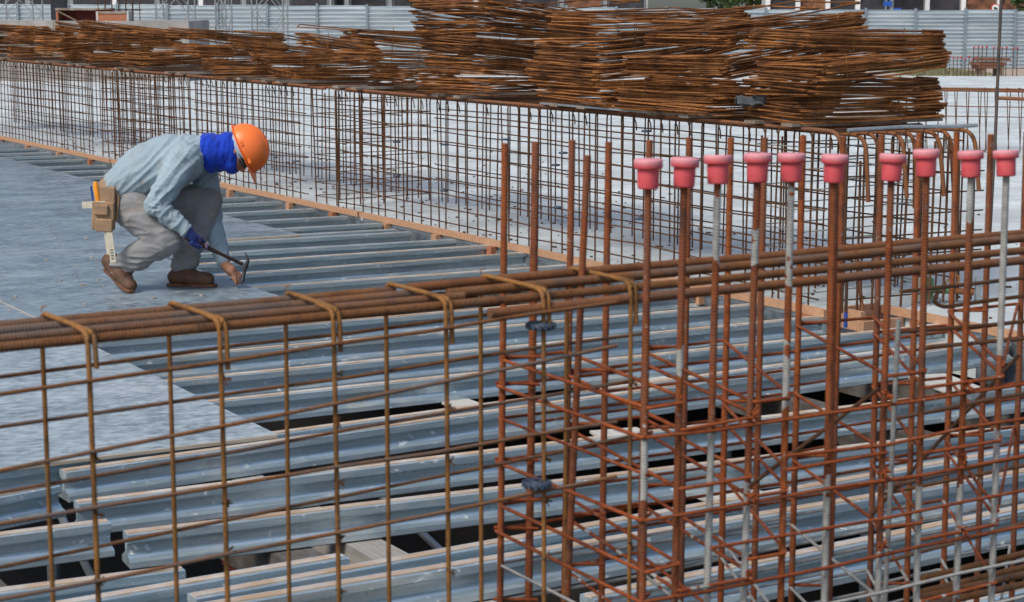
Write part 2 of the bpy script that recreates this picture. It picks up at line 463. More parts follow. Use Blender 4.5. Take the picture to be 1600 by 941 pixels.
# formwork sheet closing the slab edge below the timber strips
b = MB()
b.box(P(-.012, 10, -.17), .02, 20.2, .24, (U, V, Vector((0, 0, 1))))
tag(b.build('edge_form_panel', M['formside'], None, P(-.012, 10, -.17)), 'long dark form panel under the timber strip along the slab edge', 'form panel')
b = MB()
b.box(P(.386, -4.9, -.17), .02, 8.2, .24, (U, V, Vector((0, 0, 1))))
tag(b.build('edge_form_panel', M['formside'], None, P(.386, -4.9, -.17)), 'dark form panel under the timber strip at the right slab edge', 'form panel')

# ------------------------------------------------------------------ timber edge strips
def strip(name, u, v0, v1, label, mat, blocks, zt=.022):
    t = thing(name, label, 'timber strip', P(u, v0, 0))
    ax = (V, U, Vector((0, 0, 1)))
    mb = MB(); L = v1 - v0
    n = max(2, int(L / .8)); rng = random.Random(int(abs(v0 * 31)))
    # gently bowed board
    ring = []
    for i in range(n + 1):
        v = v0 + L * i / n; du = rng.uniform(-.004, .004); dz = rng.uniform(-.003, .003)
        for (a, c) in ((-.030, -.024), (.014, -.024), (.014, .018), (-.030, .018)):
            ring.append(P(u + a + du, v, zt - .018 + c + dz))
    fs = [(0, 1, 2, 3), (4 * n + 3, 4 * n + 2, 4 * n + 1, 4 * n)]
    for i in range(n):
        for k in range(4):
            k2 = (k + 1) % 4; fs.append((i * 4 + k, (i + 1) * 4 + k, (i + 1) * 4 + k2, i * 4 + k2))
    mb.add(ring, fs)
    o = mb.build('board', mat, t, P(u, v0, 0)); o.data.update()
    for k, v in enumerate(blocks):
        q = MB().box(P(u - .035, v, -.060), .05, .075, .076, (U, V, Vector((0, 0, 1))), 0)
        q.build('block', M['pine'] if k % 3 else M['pinered'], t, P(u - .035, v, -.060))
    return t
strip('timber_edge_strip', -.002, -.02, 5.9, 'long new pine strip along the slab edge from the notch to near the worker', M['pine'], [.12, 1.15, 2.2, 3.7, 4.55, 5.4])
strip('timber_edge_strip', -.004, 5.93, 12.2, 'reddish pine strip on the slab edge passing behind the worker', M['pine'], [6.4, 7.3, 8.7, 10.0, 11.2])
strip('timber_edge_strip', -.002, 12.24, 19.8, 'farthest pine strip on the slab edge at the left', M['pine'], [12.9, 14.1, 15.4, 16.6, 18])
strip('timber_edge_strip', .40, -5.6, -.02, 'pine strip along the right slab edge running toward the camera', M['pine'], [-.35, -1.0, -1.9, -3])
# little open box in the notch
t = thing('notch_box_form', 'small open pine box form set in the slab notch', 'box form', P(.2, -.09, 0))
ax = (U, V, Vector((0, 0, 1)))
for (u, v, sx, sy, nm) in ((.235, .012, .29, .03, 'board'), (.105, -.10, .03, .19, 'board'), (.235, -.205, .29, .028, 'board')):
    if v < -.15: zc, hz = -.07, .09
    else: zc, hz = -.028, .11
    MB().box(P(u, v, zc), sx, sy, hz, ax).build(nm, M['pine'], t, P(u, v, zc))
MB().box(P(.36, -.02, -.04), .035, .035, .12, ax).build('block', M['pinered'], t, P(.36, -.02, -.04))

# ------------------------------------------------------------------ aluminium joists
SEC = [(-.037, 0), (-.038, -.022), (-.032, -.028), (-.012, -.033), (-.012, -.068), (-.028, -.071), (-.033, -.079), (-.060, -.087), (-.062, -.106), (-.058, -.11),
       (.058, -.11), (.062, -.106), (.060, -.087), (.033, -.079), (.028, -.071), (.012, -.068), (.012, -.033), (.032, -.028), (.038, -.022), (.037, 0)]
def joist(a, bpt, label, zt=-.021, nailer='nailer'):
    a = Vector((a.x, a.y, zt)); bpt = Vector((bpt.x, bpt.y, zt))
    d = (bpt - a); L = d.length; d.normalize(); nrm = Vector((-d.y, d.x, 0))
    t = thing('aluminium_joist', label, 'joist', (a + bpt) / 2, 'aluminium formwork joists across the deck opening')
    ang = math.atan2(d.y, d.x); t.rotation_euler = (0, 0, ang)
    mb = MB(); n = len(SEC)
    seg = 6; vs = []
    for k in range(seg + 1):
        x = -L / 2 + L * k / seg
        for (y, z) in SEC: vs.append((x, y, z))
    fs = [tuple(range(n)), tuple(range(seg * n, seg * n + n))[::-1]]
    for k in range(seg):
        for i in range(n):
            j = (i + 1) % n
            fs.append((k * n + i, (k + 1) * n + i, (k + 1) * n + j, k * n + j))
    # drop the inner top: flange with a groove holding the wood strip
    mb.add(vs, [f[::-1] for f in fs])
    o = mb.build('beam', M['alu']); o.parent = t; o.location = (0, 0, 0)
    w = MB().box((0, .004, .0015), L - .01, .036, .005).build('nailer_strip', M[nailer]); w.parent = t
    rng = random.Random(int(a.x * 977 + a.y * 131))
    for s in (-1, 1):                                   # web bolts near each end and one along the web
        for xx in ((L / 2 - .07) * s, s * rng.uniform(.2, L / 2 - .3)):
            q = MB(); q.tube([(xx, -.012, -.055), (xx, -.024, -.055)], .009, 6)
            q = q.build('bolt', M['steelpale']); q.parent = t
    return t
def jline(x1, y1, x2, y2, z=-.021): return at_z(x1, y1, z), at_z(x2, y2, z)
far_v = [(.0, 16.25), (.0, 15.75), (.0, 15.36), (.0, 14.88), (.0, 14.12), (.0, 13.56), (.0, 12.93), (.0, 12.02), (.0, 11.33), (.0, 10.62), (.0, 9.95), (.0, 9.3),
         (.0, 8.71), (.0, 7.90), (.0, 7.39), (.0, 6.69), (.0, 6.02), (.0, 5.40), (.0, 4.97), (.0, 4.77), (.0, 4.18)]
rng = random.Random(3)
for i, (u, v) in enumerate(far_v):
    v0 = v + .012 + rng.uniform(-.006, .006)
    slope = -math.tan(R(3.5 if i < 17 else 5.0))
    ue = -.10 + rng.uniform(-.05, .03) if i != 18 else -.16
    L = 3.3
    k = len(far_v) - 1 - i
    lab = ('grey aluminium joist beyond the sheets, %s from the far end of the row' % ORD[i]) if i < 10 else \
          ('grey aluminium joist behind the worker, %s back from his hammer' % ORD[k])
    joist(P(ue - L, v0 - slope * L), P(ue, v0), lab, nailer='nailergrey')
near = [  # x1,y1,x2,y2 on the photo, then how far to carry the left end on (m)
    (348, 394, 727, 374.8, 0, 0),
    (310, 413, 800, 381, 1.2, .0), (388, 427, 850, 392.5, 1.2, .0), (407, 448.5, 935, 411, 1.4, .0),
    (400, 513, 1095, 454, 1.8, 0), (400, 545, 1182, 475, 1.8, 0), (400, 582, 1293, 493.5, 1.9, 0), (400, 620, 1472, 507, 2.0, 0),
    (430, 677, 1210, 572, 1.6, 1.2), (98, 736, 1410, 554, 0, .75), (119.5, 785, 1410, 626, 0, 1.3), (196, 833, 1410, 689, 0, 1.3), (300, 932, 1410, 734, 0, 1.6), (800, 868, 1410, 768, 1.6, 1.4)]
nl = ['joist whose right end nearly touches the edge strip beside the rusted starter bars',
      'joist just under the hammer with its right end behind the tall starter bars',
      'joist meeting the front edge of the sheet under the worker',
      'joist just above the front rebar bundle at the picture middle',
      'joist seen just below the front rebar bundle, ending short of the black gap',
      'second joist below the front rebar bundle, ending at the black gap by the edge strip',
      'third joist below the front bundle, right end at the slab corner beside the notch box',
      'fourth joist below the front bundle, in front of the notch box',
      'joist lying tight behind the one at the corner of the nearest sheet',
      'long joist butting the corner of the nearest plywood sheet',
      'long joist with a sawn left end showing just below the nearest plywood sheet',
      'joist with an orange stained web at its open left end',
      'skewed joist low in the picture starting under the left wire mesh',
      'lowest joist reaching across under the column cage']
for i, (x1, y1, x2, y2, ex, ex2) in enumerate(near):
    if i == 0: continue
    a, bb = jline(x1, y1, x2, y2)
    d = (bb - a).normalized()
    joist(a - d * ex, bb + d * ex2, nl[i])
for (x1, y1, x2, y2, ex, lab) in [(0, 774, 88, 757, 1.2, 'short visible joist end at the left edge under the nearest sheet'),
                                  (0, 835.6, 170, 814, 1.4, 'joist end with orange web poking in from the left edge'),
                                  (0, 923.5, 285, 887, 1.2, 'joist end at the lower left corner with a tan strip'),
                                  (100, 943, 538, 868, 1.0, 'joist end low left, lying against the skewed joist')]:
    a, bb = jline(x1, y1, x2, y2); d = (bb - a).normalized()
    joist(a - d * ex, bb, lab)
for (u0, u1, v0, v1, lab) in [(-3.9, .30, -3.60, -3.42, 'joist at the bottom edge under the capped bars'),
                              (-3.6, .30, -4.25, -3.95, 'nearest joist cut by the bottom edge at the right')]:
    joist(P(u0, v0), P(u1, v1), lab)

# ------------------------------------------------------------------ supports below the joists
def primary(u, v0, v1, label, mat, w=.11):
    t = MB().box((0, 0, 0), v1 - v0, w, .14)
    o = t.build('support_beam', mat); o.location = P(u, (v0 + v1) / 2, -.205); o.rotation_euler = (0, 0, math.atan2(V.y, V.x))
    return tag(o, label, 'support beam')
pw = at_z(590, 860, -.14); pu, pv = uv_of(pw)
primary(pu, -4.6, 3.5, 'pale timber beam running away under the joists, seen in the gap low in the middle', M['greywood'], .13)
primary(pu - .26, -4.6, 3.5, 'dark timber beam lying beside the pale one under the joists', M['darkwood'], .15)
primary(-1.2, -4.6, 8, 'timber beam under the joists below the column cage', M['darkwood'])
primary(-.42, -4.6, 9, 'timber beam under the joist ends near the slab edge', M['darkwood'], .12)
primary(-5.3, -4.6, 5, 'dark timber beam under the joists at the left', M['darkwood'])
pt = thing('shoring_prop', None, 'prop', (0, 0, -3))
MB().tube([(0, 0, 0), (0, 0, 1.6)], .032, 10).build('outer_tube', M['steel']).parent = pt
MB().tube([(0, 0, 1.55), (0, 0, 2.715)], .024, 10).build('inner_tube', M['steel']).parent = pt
MB().box((0, 0, .006), .14, .14, .012).build('base_plate', M['steel']).parent = pt
first = True
plist = [(pu, -3.3), (pu, -2.35), (pu, -1.4), (-1.2, -3.3), (-1.2, -2.75), (-1.2, -1.75), (-1.2, -.7), (-.42, -3.0), (-.42, -2.0), (-.42, -1.0), (-4.9, -1.6), (-4.9, -2.5)]
for (u, v) in plist:
    o = pt if first else copy_tree(pt)
    o.location = P(u, v, -2.999); first = False
    tag(o, 'dark steel prop in the shadow under the joists', 'prop', 'steel props under the joists')
for k, (x1, y1, x2, y2, lab) in enumerate([(640, 815, 690, 862, 'pale steel brace slanting down through the gap low in the middle'),
                                 (465, 850, 485, 885, 'steel brace slanting below the gap left of the timber beams'),
                                 (120, 855, 145, 905, 'steel brace in the dark gap at the lower left')]):
    a = at_z(x1, y1, -.30); q = at_y(x2, y2, a.y); dd = (q - a).normalized()
    mb = MB(); mb.tube([a - dd * .25, a + dd * 1.6], .016, 6)
    tag(mb.build('brace', M['steelpale'], None, a), lab, 'brace')
mb = MB(); a = at_z(430, 868, -.30); mb.box(a, .36, .16, .05, (U, V, Vector((0, 0, 1))))
tag(mb.build('red_clamp_plate', M['redpaint'], None, a), 'dull red steel plate below the joists at the lower left gap', 'plate')
for (px, py, su, sv, lab) in [(1040, 604, .5, .18, 'pale board offcut between joists behind the column cage'),
                              (985, 690, .4, .22, 'pale board offcut lower between joists left of the column cage'),
                              (1120, 770, .45, .25, 'pale board offcut under the joists below the column cage'),
                              (1500, 610, .7, .22, 'pale board offcut with straps at the right between joists'),
                              (740, 640, .35, .14, 'small pale offcut between joists at the picture middle')]:
    a = at_z(px, py, -.135)
    mb = MB().box((0, 0, 0), su, sv, .012); o = mb.build('board_offcut', M['palewood']); o.location = a
    o.location.z = -.128; o.rotation_euler = (0, 0, math.atan2(V.y, V.x) + random.uniform(-.3, .3))
    tag(o, lab, 'board offcut')

# ------------------------------------------------------------------ plywood deck sheets
def sheet(u0, u1, v0, v1, label, wear=0., rot=0.):
    o = MB().box((0, 0, 0), u1 - u0, v1 - v0, .018)
    vs = o
    ob = o.build('plywood_sheet', [M['ply'], M['plyedge']])
    for p in ob.data.polygons:
        if abs(p.normal.z) < .5: p.material_index = 1
    ob.location = P((u0 + u1) / 2, (v0 + v1) / 2, -.0085); ob.rotation_euler = (0, 0, math.atan2(U.y, U.x) + rot)
    ob['wear'] = wear
    bv = ob.modifiers.new('bevel', 'BEVEL'); bv.width = .003; bv.segments = 1; bv.material = 1
    return tag(ob, label, 'plywood sheet', 'plywood sheets on the deck')
sheet(-6.29, -3.86, -1.24, 1.995, 'pale worn plywood sheet nearest the camera', .7)
sheet(-3.862, -2.375, 2.05, 4.90, 'blue grey plywood sheet the worker squats on', .12)
sheet(-6.3, -3.868, 2.002, 4.90, 'plywood sheet at the left edge beside the worker sheet', .3)
sheet(-3.40, -1.0, 4.906, 8.44, 'plywood sheet whose corner sticks out right of the worker knee', .08)
sheet(-5.8, -3.405, 4.91, 8.44, 'scuffed plywood sheet behind the tool pouch at the left edge', .25)
sheet(-3.34, -.93, 8.446, 11.93, 'bluish plywood sheet far behind the worker', .12)
sheet(-5.75, -3.345, 8.45, 11.93, 'far plywood sheet cut by the left edge', .2)
sheet(-3.3, -.90, 11.94, 14.4, 'farthest dark plywood sheet at the left edge', .0)
nl_ = MB(); pts_n = [(rng.uniform(0, 1), rng.uniform(0, 1)) for _ in range(1)]

# ================================================================== FAR WALL BEAM CAGES
ZT = 1.012; W = 1.05
def wall_cage(v0, v1, label, hooks=False, seed=1):
    rg = random.Random(seed)
    t = thing('wall_beam_cage', label, 'rebar cage', P(W / 2, (v0 + v1) / 2, 0))
    og = t.location.copy()
    n = int((v1 - v0) / .148)
    for i in range(n + 1):
        v = v0 + .03 + i * .148 + rg.uniform(-.02, .02)
        a = rg.uniform(-.012, .012); c = rg.uniform(-.012, .012); e = rg.uniform(-.02, .02)
        pts = bend([P(.035 + a, v, .012), P(.035, v + c, ZT), P(W - .03, v + e, ZT), P(W - .03 + a, v + rg.uniform(-.03, .03), .012)], .035, 3)
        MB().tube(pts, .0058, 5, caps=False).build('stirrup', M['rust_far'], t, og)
        if rg.random() < .55:                         # wire twist and hook tail near the top
            MB().tube([P(.035, v + .01, ZT - .01), P(.06, v + .02, ZT - .05), P(.075, v + .035, ZT - .10)], .005, 4, caps=False).build('hook_tail', M['rust_far'], t, og)
    for face, uu in ((0, .047), (1, W - .045)):
        for k in range(9):
            z = .07 + k * .102 + (.05 if face else 0)
            if z > ZT - .04: continue
            e0 = v0 + rg.uniform(-.12, .1); e1 = v1 + rg.uniform(-.1, .1)
            m = 7; pts = []
            for q in range(m + 1):
                pts.append(P(uu + rg.uniform(-.006, .006), e0 + (e1 - e0) * q / m, z + rg.uniform(-.016, .012)))
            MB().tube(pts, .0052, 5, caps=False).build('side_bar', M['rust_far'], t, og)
    nb = 8
    for k in range(nb):
        uu = .050 + k * (W - .1) / (nb - 1)
        vv0 = v0 - .05 - (k % 2) * .05
        zb = ZT - .019 if k else ZT + .004
        if hooks:
            h = .40 + rg.uniform(-.06, .04)
            sw = rg.uniform(-.03, .03)
            pts = bend([P(uu, v1 + .1, zb), P(uu, vv0, zb), P(uu + sw, vv0 - .03, zb - h)], .10, 6)
        else:
            pts = [P(uu, v1 + .1, zb), P(uu, vv0 - .1, zb)]
        MB().tube(pts, .0125, 8).build('main_bar', M['rust_hook'], t, og)
    if hooks:                                         # extra short bars standing at the end face
        for k in range(10):
            uu = .05 + k * (W - .08) / 9
            MB().tube([P(uu, v0 - .10, .01), P(uu + rg.uniform(-.03, .03), v0 - .10, ZT - rg.uniform(.02, .2))], .0075, 6).build('end_bar', M['rust_far'], t, og)
        for k in range(8):
            MB().tube([P(-.02, v0 - .09, .08 + k * .115), P(W + .05, v0 - .09, .07 + k * .115)], .0048, 5).build('end_tie', M['rust_far'], t, og)
    return t
wall_cage(0.02, 6.45, 'rusty wall beam cage with hooked bar ends at its right end behind the red caps', True, 1)
wall_cage(7.2, 12.3, 'dark rebar beam cage running behind the worker, between two dense column cages', False, 2)
wall_cage(13.0, 19.8, 'farthest rebar beam cage at the left edge of the picture', False, 3)

def small_column(v, label, seed, zt=.98, ties=M['rust_mid'], wu=.9, wv=.42, u0=.1):
    rg = random.Random(seed); t = thing('column_cage', label, 'rebar cage', P(u0 + wu / 2, v, 0)); og = t.location.copy()
    spots = [(u0 + wu * k / 4, v - wv / 2) for k in range(5)] + [(u0 + wu * k / 4, v + wv / 2) for k in range(5)] + [(u0, v), (u0 + wu, v)]
    for (a, c) in spots:
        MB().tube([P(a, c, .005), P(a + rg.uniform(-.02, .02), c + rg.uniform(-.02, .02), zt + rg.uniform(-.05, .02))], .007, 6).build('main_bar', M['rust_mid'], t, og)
    for k in range(8):
        z = .06 + k * .12
        pts = [P(u0 - .01, v - wv / 2 - .01, z), P(u0 + wu + .01, v - wv / 2 - .01, z + .01), P(u0 + wu + .01, v + wv / 2 + .01, z), P(u0 - .01, v + wv / 2 + .01, z), P(u0 - .01, v - wv / 2 - .01, z + .008)]
        MB().tube(pts, .004, 5).build('tie', ties, t, og)
    return t
cement = mat_concrete('cement_splash', (.36, .36, .33), .3, 20)
small_column(6.82, 'dense rusty column cage standing in the wall right of the orange helmet', 11)
small_column(12.65, 'dense brown column cage in the far wall above the worker back', 12)
small_column(.55, 'column cage with cement splashed ties inside the wall beam end', 13, ties=cement)
# little wheel spacers clipped on the far wall mesh
sp_first = None
for k, (px, py) in enumerate([(620, 222), (695, 226), (620, 275), (694, 298), (880, 239), (872, 324), (1000, 342), (1010, 205), (464, 252), (868, 258), (790, 218)]):
    p = at_plane(px, py, P(.028, 0, 0), U)
    if sp_first is None:
        mb = MB(); mb.lathe([(.004, -.006), (.030, -.006), (.034, 0), (.030, .006), (.004, .006)], 10)
        sp_first = mb.build('wheel_spacer', M['spacer'])
        o = sp_first
    else: o = copy_tree(sp_first)
    o.location = p
    tag(o, 'small dark plastic wheel spacer clipped on the far wall mesh', 'spacer', 'wheel spacers on the far wall mesh')

# ================================================================== STIRRUP PILES on the wall beam
stir_meshes = []
def stirrup_mesh(lu, lv, seed, r=.0055):
    rg = random.Random(seed)
    x, y = lu / 2, lv / 2; j = lambda: rg.uniform(-.012, .012)
    z = lambda: rg.uniform(-.008, .008)
    sg = rg.uniform(-.014, .006); sg2 = rg.uniform(-.014, .006)
    pts = bend([(x - .10, -y + .085, .010), (x + j(), -y + .0, .006), (x * .35, -y + j() * .6, sg * .9), (-x * .35, -y + j() * .6, sg), (-x + j(), -y + j(), z()), (-x + j(), y + j(), z()), (-x * .3, y + j(), sg2), (x * .3, y + j(), sg2), (x + j(), y + j(), z()), (x + .004, -y + .004, -.004), (x - .085, -y + .10, -.006)], .022, 3)
    o = MB().tube(pts, r, 5).build('stirrup', M['rust_pile'])
    me = o.data; bpy.data.objects.remove(o); return me
for s in range(7): stir_meshes.append(stirrup_mesh(1.02 + .015 * (s % 3), .52, 40 + s))
deep_meshes = [stirrup_mesh(1.02 + .015 * (s % 3), .92, 60 + s) for s in range(6)]
low_meshes = [stirrup_mesh(1.0 + .02 * (s % 3), .60, 70 + s) for s in range(6)]
short_meshes = [stirrup_mesh(.62, .46, 80 + s) for s in range(4)]
tie_mesh = MB().tube([(0, -.012, -.004), (0, -.014, .06), (0, .006, .13), (0, .016, .06), (0, .012, -.004), (0, -.012, -.004)], .0022, 4, caps=False).build('tie_wire', M['rust_tie'])
tie_me = tie_mesh.data; bpy.data.objects.remove(tie_mesh)
UANG = math.atan2(U.y, U.x)
stacks = [  # left px, top px, stirrups per bundle, label of the stack, seed
    (1170, 42, 14, 'tall right pile beside the steel rod', .0),
    (990, 26, 14, 'second tall pile from the right', .0),
    (832, 10, 14, 'tall pile above the starter bars', -.05),
    (662, 4, 14, 'leftmost tall pile', .0),
    (524, 44, 11, 'low pile touching the tall ones', .0),
    (420, 54, 10, 'low pile right above the helmet', .05),
    (352, 66, 9, 'low pile just left of the helmet', .0),
    (270, 44, 10, 'low pile above the worker back', .05),
    (184, 46, 9, 'low pile right of the orange box', .0),
    (124, 36, 10, 'low pile below the orange box', .1),
    (62, 36, 10, 'low pile third from the left edge', .0),
    (0, 42, 10, 'low pile second from the left edge', .05), (-48, 36, 10, 'low pile cut by the left edge', .05)]
ZP = ZT + .036
for si, (lx, ty, nper, slab, du) in enumerate(stacks):
    rg = random.Random(100 + si)
    base = at_plane(lx, 150, P(.03 + du, 0, 0), U); _, vq = uv_of(base)
    lv = .52 if si == 0 else (.92 if si < 4 else .60)
    vq -= lv / 2
    cen = P(.56 + du, vq, 0)
    d = cen.y
    ztop = HC - (ty - 10.5) * (d - .2) / FPX
    Htot = max(.16, ztop - ZP)
    # two boards carry the pile across the cage bars
    for q in (-1, 1):
        bb = MB().box((0, 0, 0), 1.14, .10, .018).build('bearer_board', M['oldwood']); bb.location = P(.54, vq + q * .17, ZT + .0245); bb.rotation_euler = (0, 0, UANG)
        tag(bb, 'flat grey board under the %s, %s side' % (slab, 'nearer' if q < 0 else 'farther'), 'board')
    dz = .0098 if si < 4 else .0112
    z = ZP; k = 0; til = {0: -.3, 1: -5.5, 2: -3.0, 3: 5.5}.get(si, 4.5 if si % 2 else 2.0)
    nb = max(2, int(round(Htot / (nper * dz + .012))))
    step = Htot / nb
    for k in range(nb):
        lab = '%s stirrup bundle from the bottom in the %s' % (ORD[k], slab)
        root = thing('stirrup_bundle', lab, 'rebar bundle', (cen.x, cen.y, z), 'bundles of bent rebar stirrups piled on the wall beam')
        yaw = UANG + R(rg.uniform(-8, 8)) + R(2.0 if si < 4 else rg.uniform(-24, 16))
        off = U * rg.uniform(-.13, .07) + V * rg.uniform(-.09, .06)
        if si in (2, 3) and k >= nb - 2: off += U * (.12 if si == 2 else -.06)
        if si == 0 and k == nb - 1: off += U * -.02
        if si == 0: off *= .45
        if si == 1 and k == nb - 1: off += U * .08
        root.location = (cen.x + off.x, cen.y + off.y, z)
        tx = R(rg.uniform(-2.4, 2.4)) if si < 4 else R(rg.uniform(-5, 5))
        tx += R(til) * min(1, (k + .5) / 2)
        if k == 0: tx *= .3
        root.rotation_euler = (R(rg.uniform(-1, 1)), tx, yaw)
        nn = nper + rg.randint(-1, 1); fdir = rg.uniform(-1, 1)
        pool = (stir_meshes if si == 0 else deep_meshes if si < 4 else low_meshes) if not (si >= 4 and (k + si) % 3 == 1) else short_meshes
        for q in range(nn):
            c = bpy.data.objects.new('stirrup', rg.choice(pool)); C.objects.link(c); c.parent = root
            c.location = (rg.uniform(-.03, .03), rg.uniform(-.025, .025), .006 + q * (step - .022) / nn)
            fan = (q / nn - .5)
            c.rotation_euler = (R(rg.uniform(-1.4, 1.4)), R(rg.uniform(-.9, .9) + fan * (1.5 if si < 4 else 5) * fdir), R(rg.uniform(-3, 3)))
        for q in (-.28, .2):
            c = bpy.data.objects.new('tie_wire', tie_me); C.objects.link(c); c.parent = root; c.location = (q + rg.uniform(-.1, .1), -lv / 2, 0)
            c.scale = (1, 1, step / .13)
        z += step
# a few stray stirrups thrown on top of the piles
for k, (lx, py, u0, yaw, tilt, lab) in enumerate([(1150, 22, .55, 10, -5, 'loose stirrup leaning on top between the two right piles'),
        (1215, 16, .60, 14, -6, 'loose stirrup sticking out to the right above the right piles'),
        (560, 46, .5, -28, 4, 'loose stirrup lying askew on the low pile next to the tall ones'),
        (455, 58, .5, 25, 6, 'loose stirrup slanting across the low pile above the helmet'),
        (880, 8, .52, 8, -4, 'loose stirrup on top of the pile above the starter bars'),
        (735, 4, .45, -7, 3, 'loose stirrup on top of the leftmost tall pile')]):
    p = at_plane(lx, py, P(u0, 0, 0), U)
    o = bpy.data.objects.new('loose_stirrup', stir_meshes[k]); C.objects.link(o); o.location = p
    o.rotation_euler = (R(2), R(tilt), UANG + R(yaw)); tag(o, lab, 'stirrup')
# dark rag caught between the right piles
def blob_rag():
    p = at_plane(1172, 162, P(.02, 0, 0), U)
    rg = random.Random(5); mb = MB()
    vs = []; nu, nv = 14, 9
    for i in range(nu):
        for j in range(nv):
            a = i / (nu - 1); c = j / (nv - 1)
            q = Vector((p.x + (a - .5) * .17, p.y - .05 + (c - .5) * .14, p.z + .05 - .12 * abs(c - .5)))
            q.z += .05 * mnoise.noise(q * 14) + .012 * mnoise.noise(q * 40); q.y += .05 * mnoise.noise(q * 20 + Vector((3, 1, 2)))
            vs.append(q)
    fs = [(i * nv + j, (i + 1) * nv + j, (i + 1) * nv + j + 1, i * nv + j + 1) for i in range(nu - 1) for j in range(nv - 1)]
    mb.add(vs, fs, None, True); o = mb.build('rag', M['rag'], None, p)
    s = o.modifiers.new('thick', 'SOLIDIFY'); s.thickness = .006
    tag(o, 'crumpled dark grey rag hanging between the two right stirrup piles', 'rag')
blob_rag()
# zinc strip lying along the top bars at the right
mb = MB(); a = P(.02, 2.15, ZT + .022); mb.box(P(.0, 2.4, ZT + .030), .05, 1.3, .012, (U, V, Vector((0, 0, 1))))
tag(mb.build('metal_strip', M['scaf'], None, a), 'thin grey strip on the top bar below the starter pile', 'metal strip')
mb = MB(); pts = [P(.10, -.03, ZT + .012), P(.5, -.05, ZT + .02), P(.82, -.08, ZT + .012), P(1.0, -.10, ZT + .014)]
mb.tube(pts, .012, 6)
tag(mb.build('metal_pipe', M['scaf'], None, pts[0]), 'thin grey tube resting on the hooked bars under the right pile', 'tube')

# ================================================================== FRONT BEAM CAGE
FZ = 1.2
fa = at_z(0, 545, FZ); fb = at_z(1600, 392, FZ)
FD = (fb - fa).normalized(); FN = Vector((-FD.y, FD.x, 0))           # FN points away from the camera
def F(s, n, z): return Vector((fa.x, fa.y, 0)) + FD * s + FN * n + Vector((0, 0, z))
def f_px(px, py, n=0.0):                                             # pixel to (s, z) on the vertical plane at offset n
    p = at_plane(px, py, F(0, n, 0), FN); return (p - Vector((fa.x, fa.y, 0))).dot(FD), p.z
FW = .205
root = thing('front_beam_cage', 'near rebar beam cage with a bundle of long bars crossing the whole picture', 'rebar cage', F(.9, FW / 2, 0))
og = root.location.copy()
rg = random.Random(21)
def fbar(s0, s1, n, z, r, mat, nm, sag=.0, n1=None, wob=.004):
    m = 8; pts = []
    for q in range(m + 1):
        t = q / m
        pts.append(F(s0 + (s1 - s0) * t, n + ((n1 if n1 is not None else n) - n) * t + rg.uniform(-wob, wob) * .5, z - sag * 4 * t * (1 - t) + rg.uniform(-wob, wob)))
    return MB().tube(pts, r, 12).build(nm, mat, root, og)
RB = .0080
s720 = f_px(722, 442)[0]; s760 = f_px(763, 474)[0]
s700 = f_px(735, 455)[0]
def n_of(px, py):                                   # offset from the front plane of a bar seen at this pixel
    p = at_z(px, py, FZ); return (p - Vector((fa.x, fa.y, 0))).dot(FN)
nP, nQ = n_of(760, 433), n_of(790, 444); print('NPNQ', nP, nQ)
fbar(-.9, 3.2, RB, FZ, RB, M['rust_front'], 'main_bar', 0, None, .001)
fbar(-.9, s700 + .03, RB + .066, FZ + .001, RB, M['rust_front'], 'main_bar', 0, None, .001)
fbar(-.9, s700 - .02, RB + .128, FZ + .002, RB, M['rust_front'], 'main_bar', 0, None, .001)
fbar(-.9, s700 - .04, FW - RB, FZ + .001, RB, M['rust_front'], 'main_bar', 0, None, .001)
fbar(s720, 3.2, FW - RB - .004, FZ + .004, RB * 1.15, M['rust_hook'], 'main_bar', 0, None, .001)
fbar(s720 + .03, 3.2, RB + .092, FZ + .003, RB * 1.15, M['rust_front'], 'main_bar', 0, RB + .150, .001)
fbar(s760, 3.2, RB - .012, FZ - .019, RB * 1.15, M['rust_hook'], 'main_bar', 0, None, .001)
fr = [140, 345, 522, 697, 849, 985]
s_list = []
for px in fr:
    y = 545 - px * (545 - 392) / 1600
    s_list.append(f_px(px, y)[0])
s_list = [s_list[0] - .41, s_list[0] - .205] + s_list
for k, s in enumerate(s_list):
    hz = FZ + RB + .0045
    tw = rg.uniform(-.012, .012); hook = .055 + rg.uniform(0, .025)
    up = [(F(s + .006, -.006 - .004, hz - hook)), F(s + .004, -.010, hz), F(s - tw, FW + .004, hz + .002), F(s - tw * .5, FW + .006, .22), F(s, -.008, .22), F(s - .006, -.010, hz), F(s - .006, .05, hz + .003)]
    MB().tube(bend(up, .022, 5), .0042, 8).build('stirrup', M['rust_tie'], root, og)
    if k % 2 == 0:
        MB().tube([F(s - tw, FW + .004, hz + .004), F(s - tw + .004, FW + .010, hz + .010), F(s - tw + .006, FW - .004, hz + .013)], .0013, 4).build('tie_wire', M['rust_tie'], root, og)
    MB().tube([F(s - .008, -.014, hz - .012), F(s + .008, .0, hz + .004), F(s + .004, .018, hz + .006)], .0012, 4).build('tie_wire', M['rust_far'], root, og)
for (y0, y1) in ((614, 497), (735, 574), (820, 685), (938, 777)):                     # front face bars
    a, za = f_px(0, y0, -.016); c, zc = f_px(940, y0 + (y1 - y0) * 940 / 800 if y1 > 0 else y1, -.016)
    pts = []
    for q in range(9):
        t = -.35 + 1.38 * q / 8
        pts.append(F(a + (c - a) * t, -.016, za + (zc - za) * t + rg.uniform(-.0025, .0025)))
    MB().tube(pts, .0035, 8).build('side_bar', M['rust_front'], root, og)
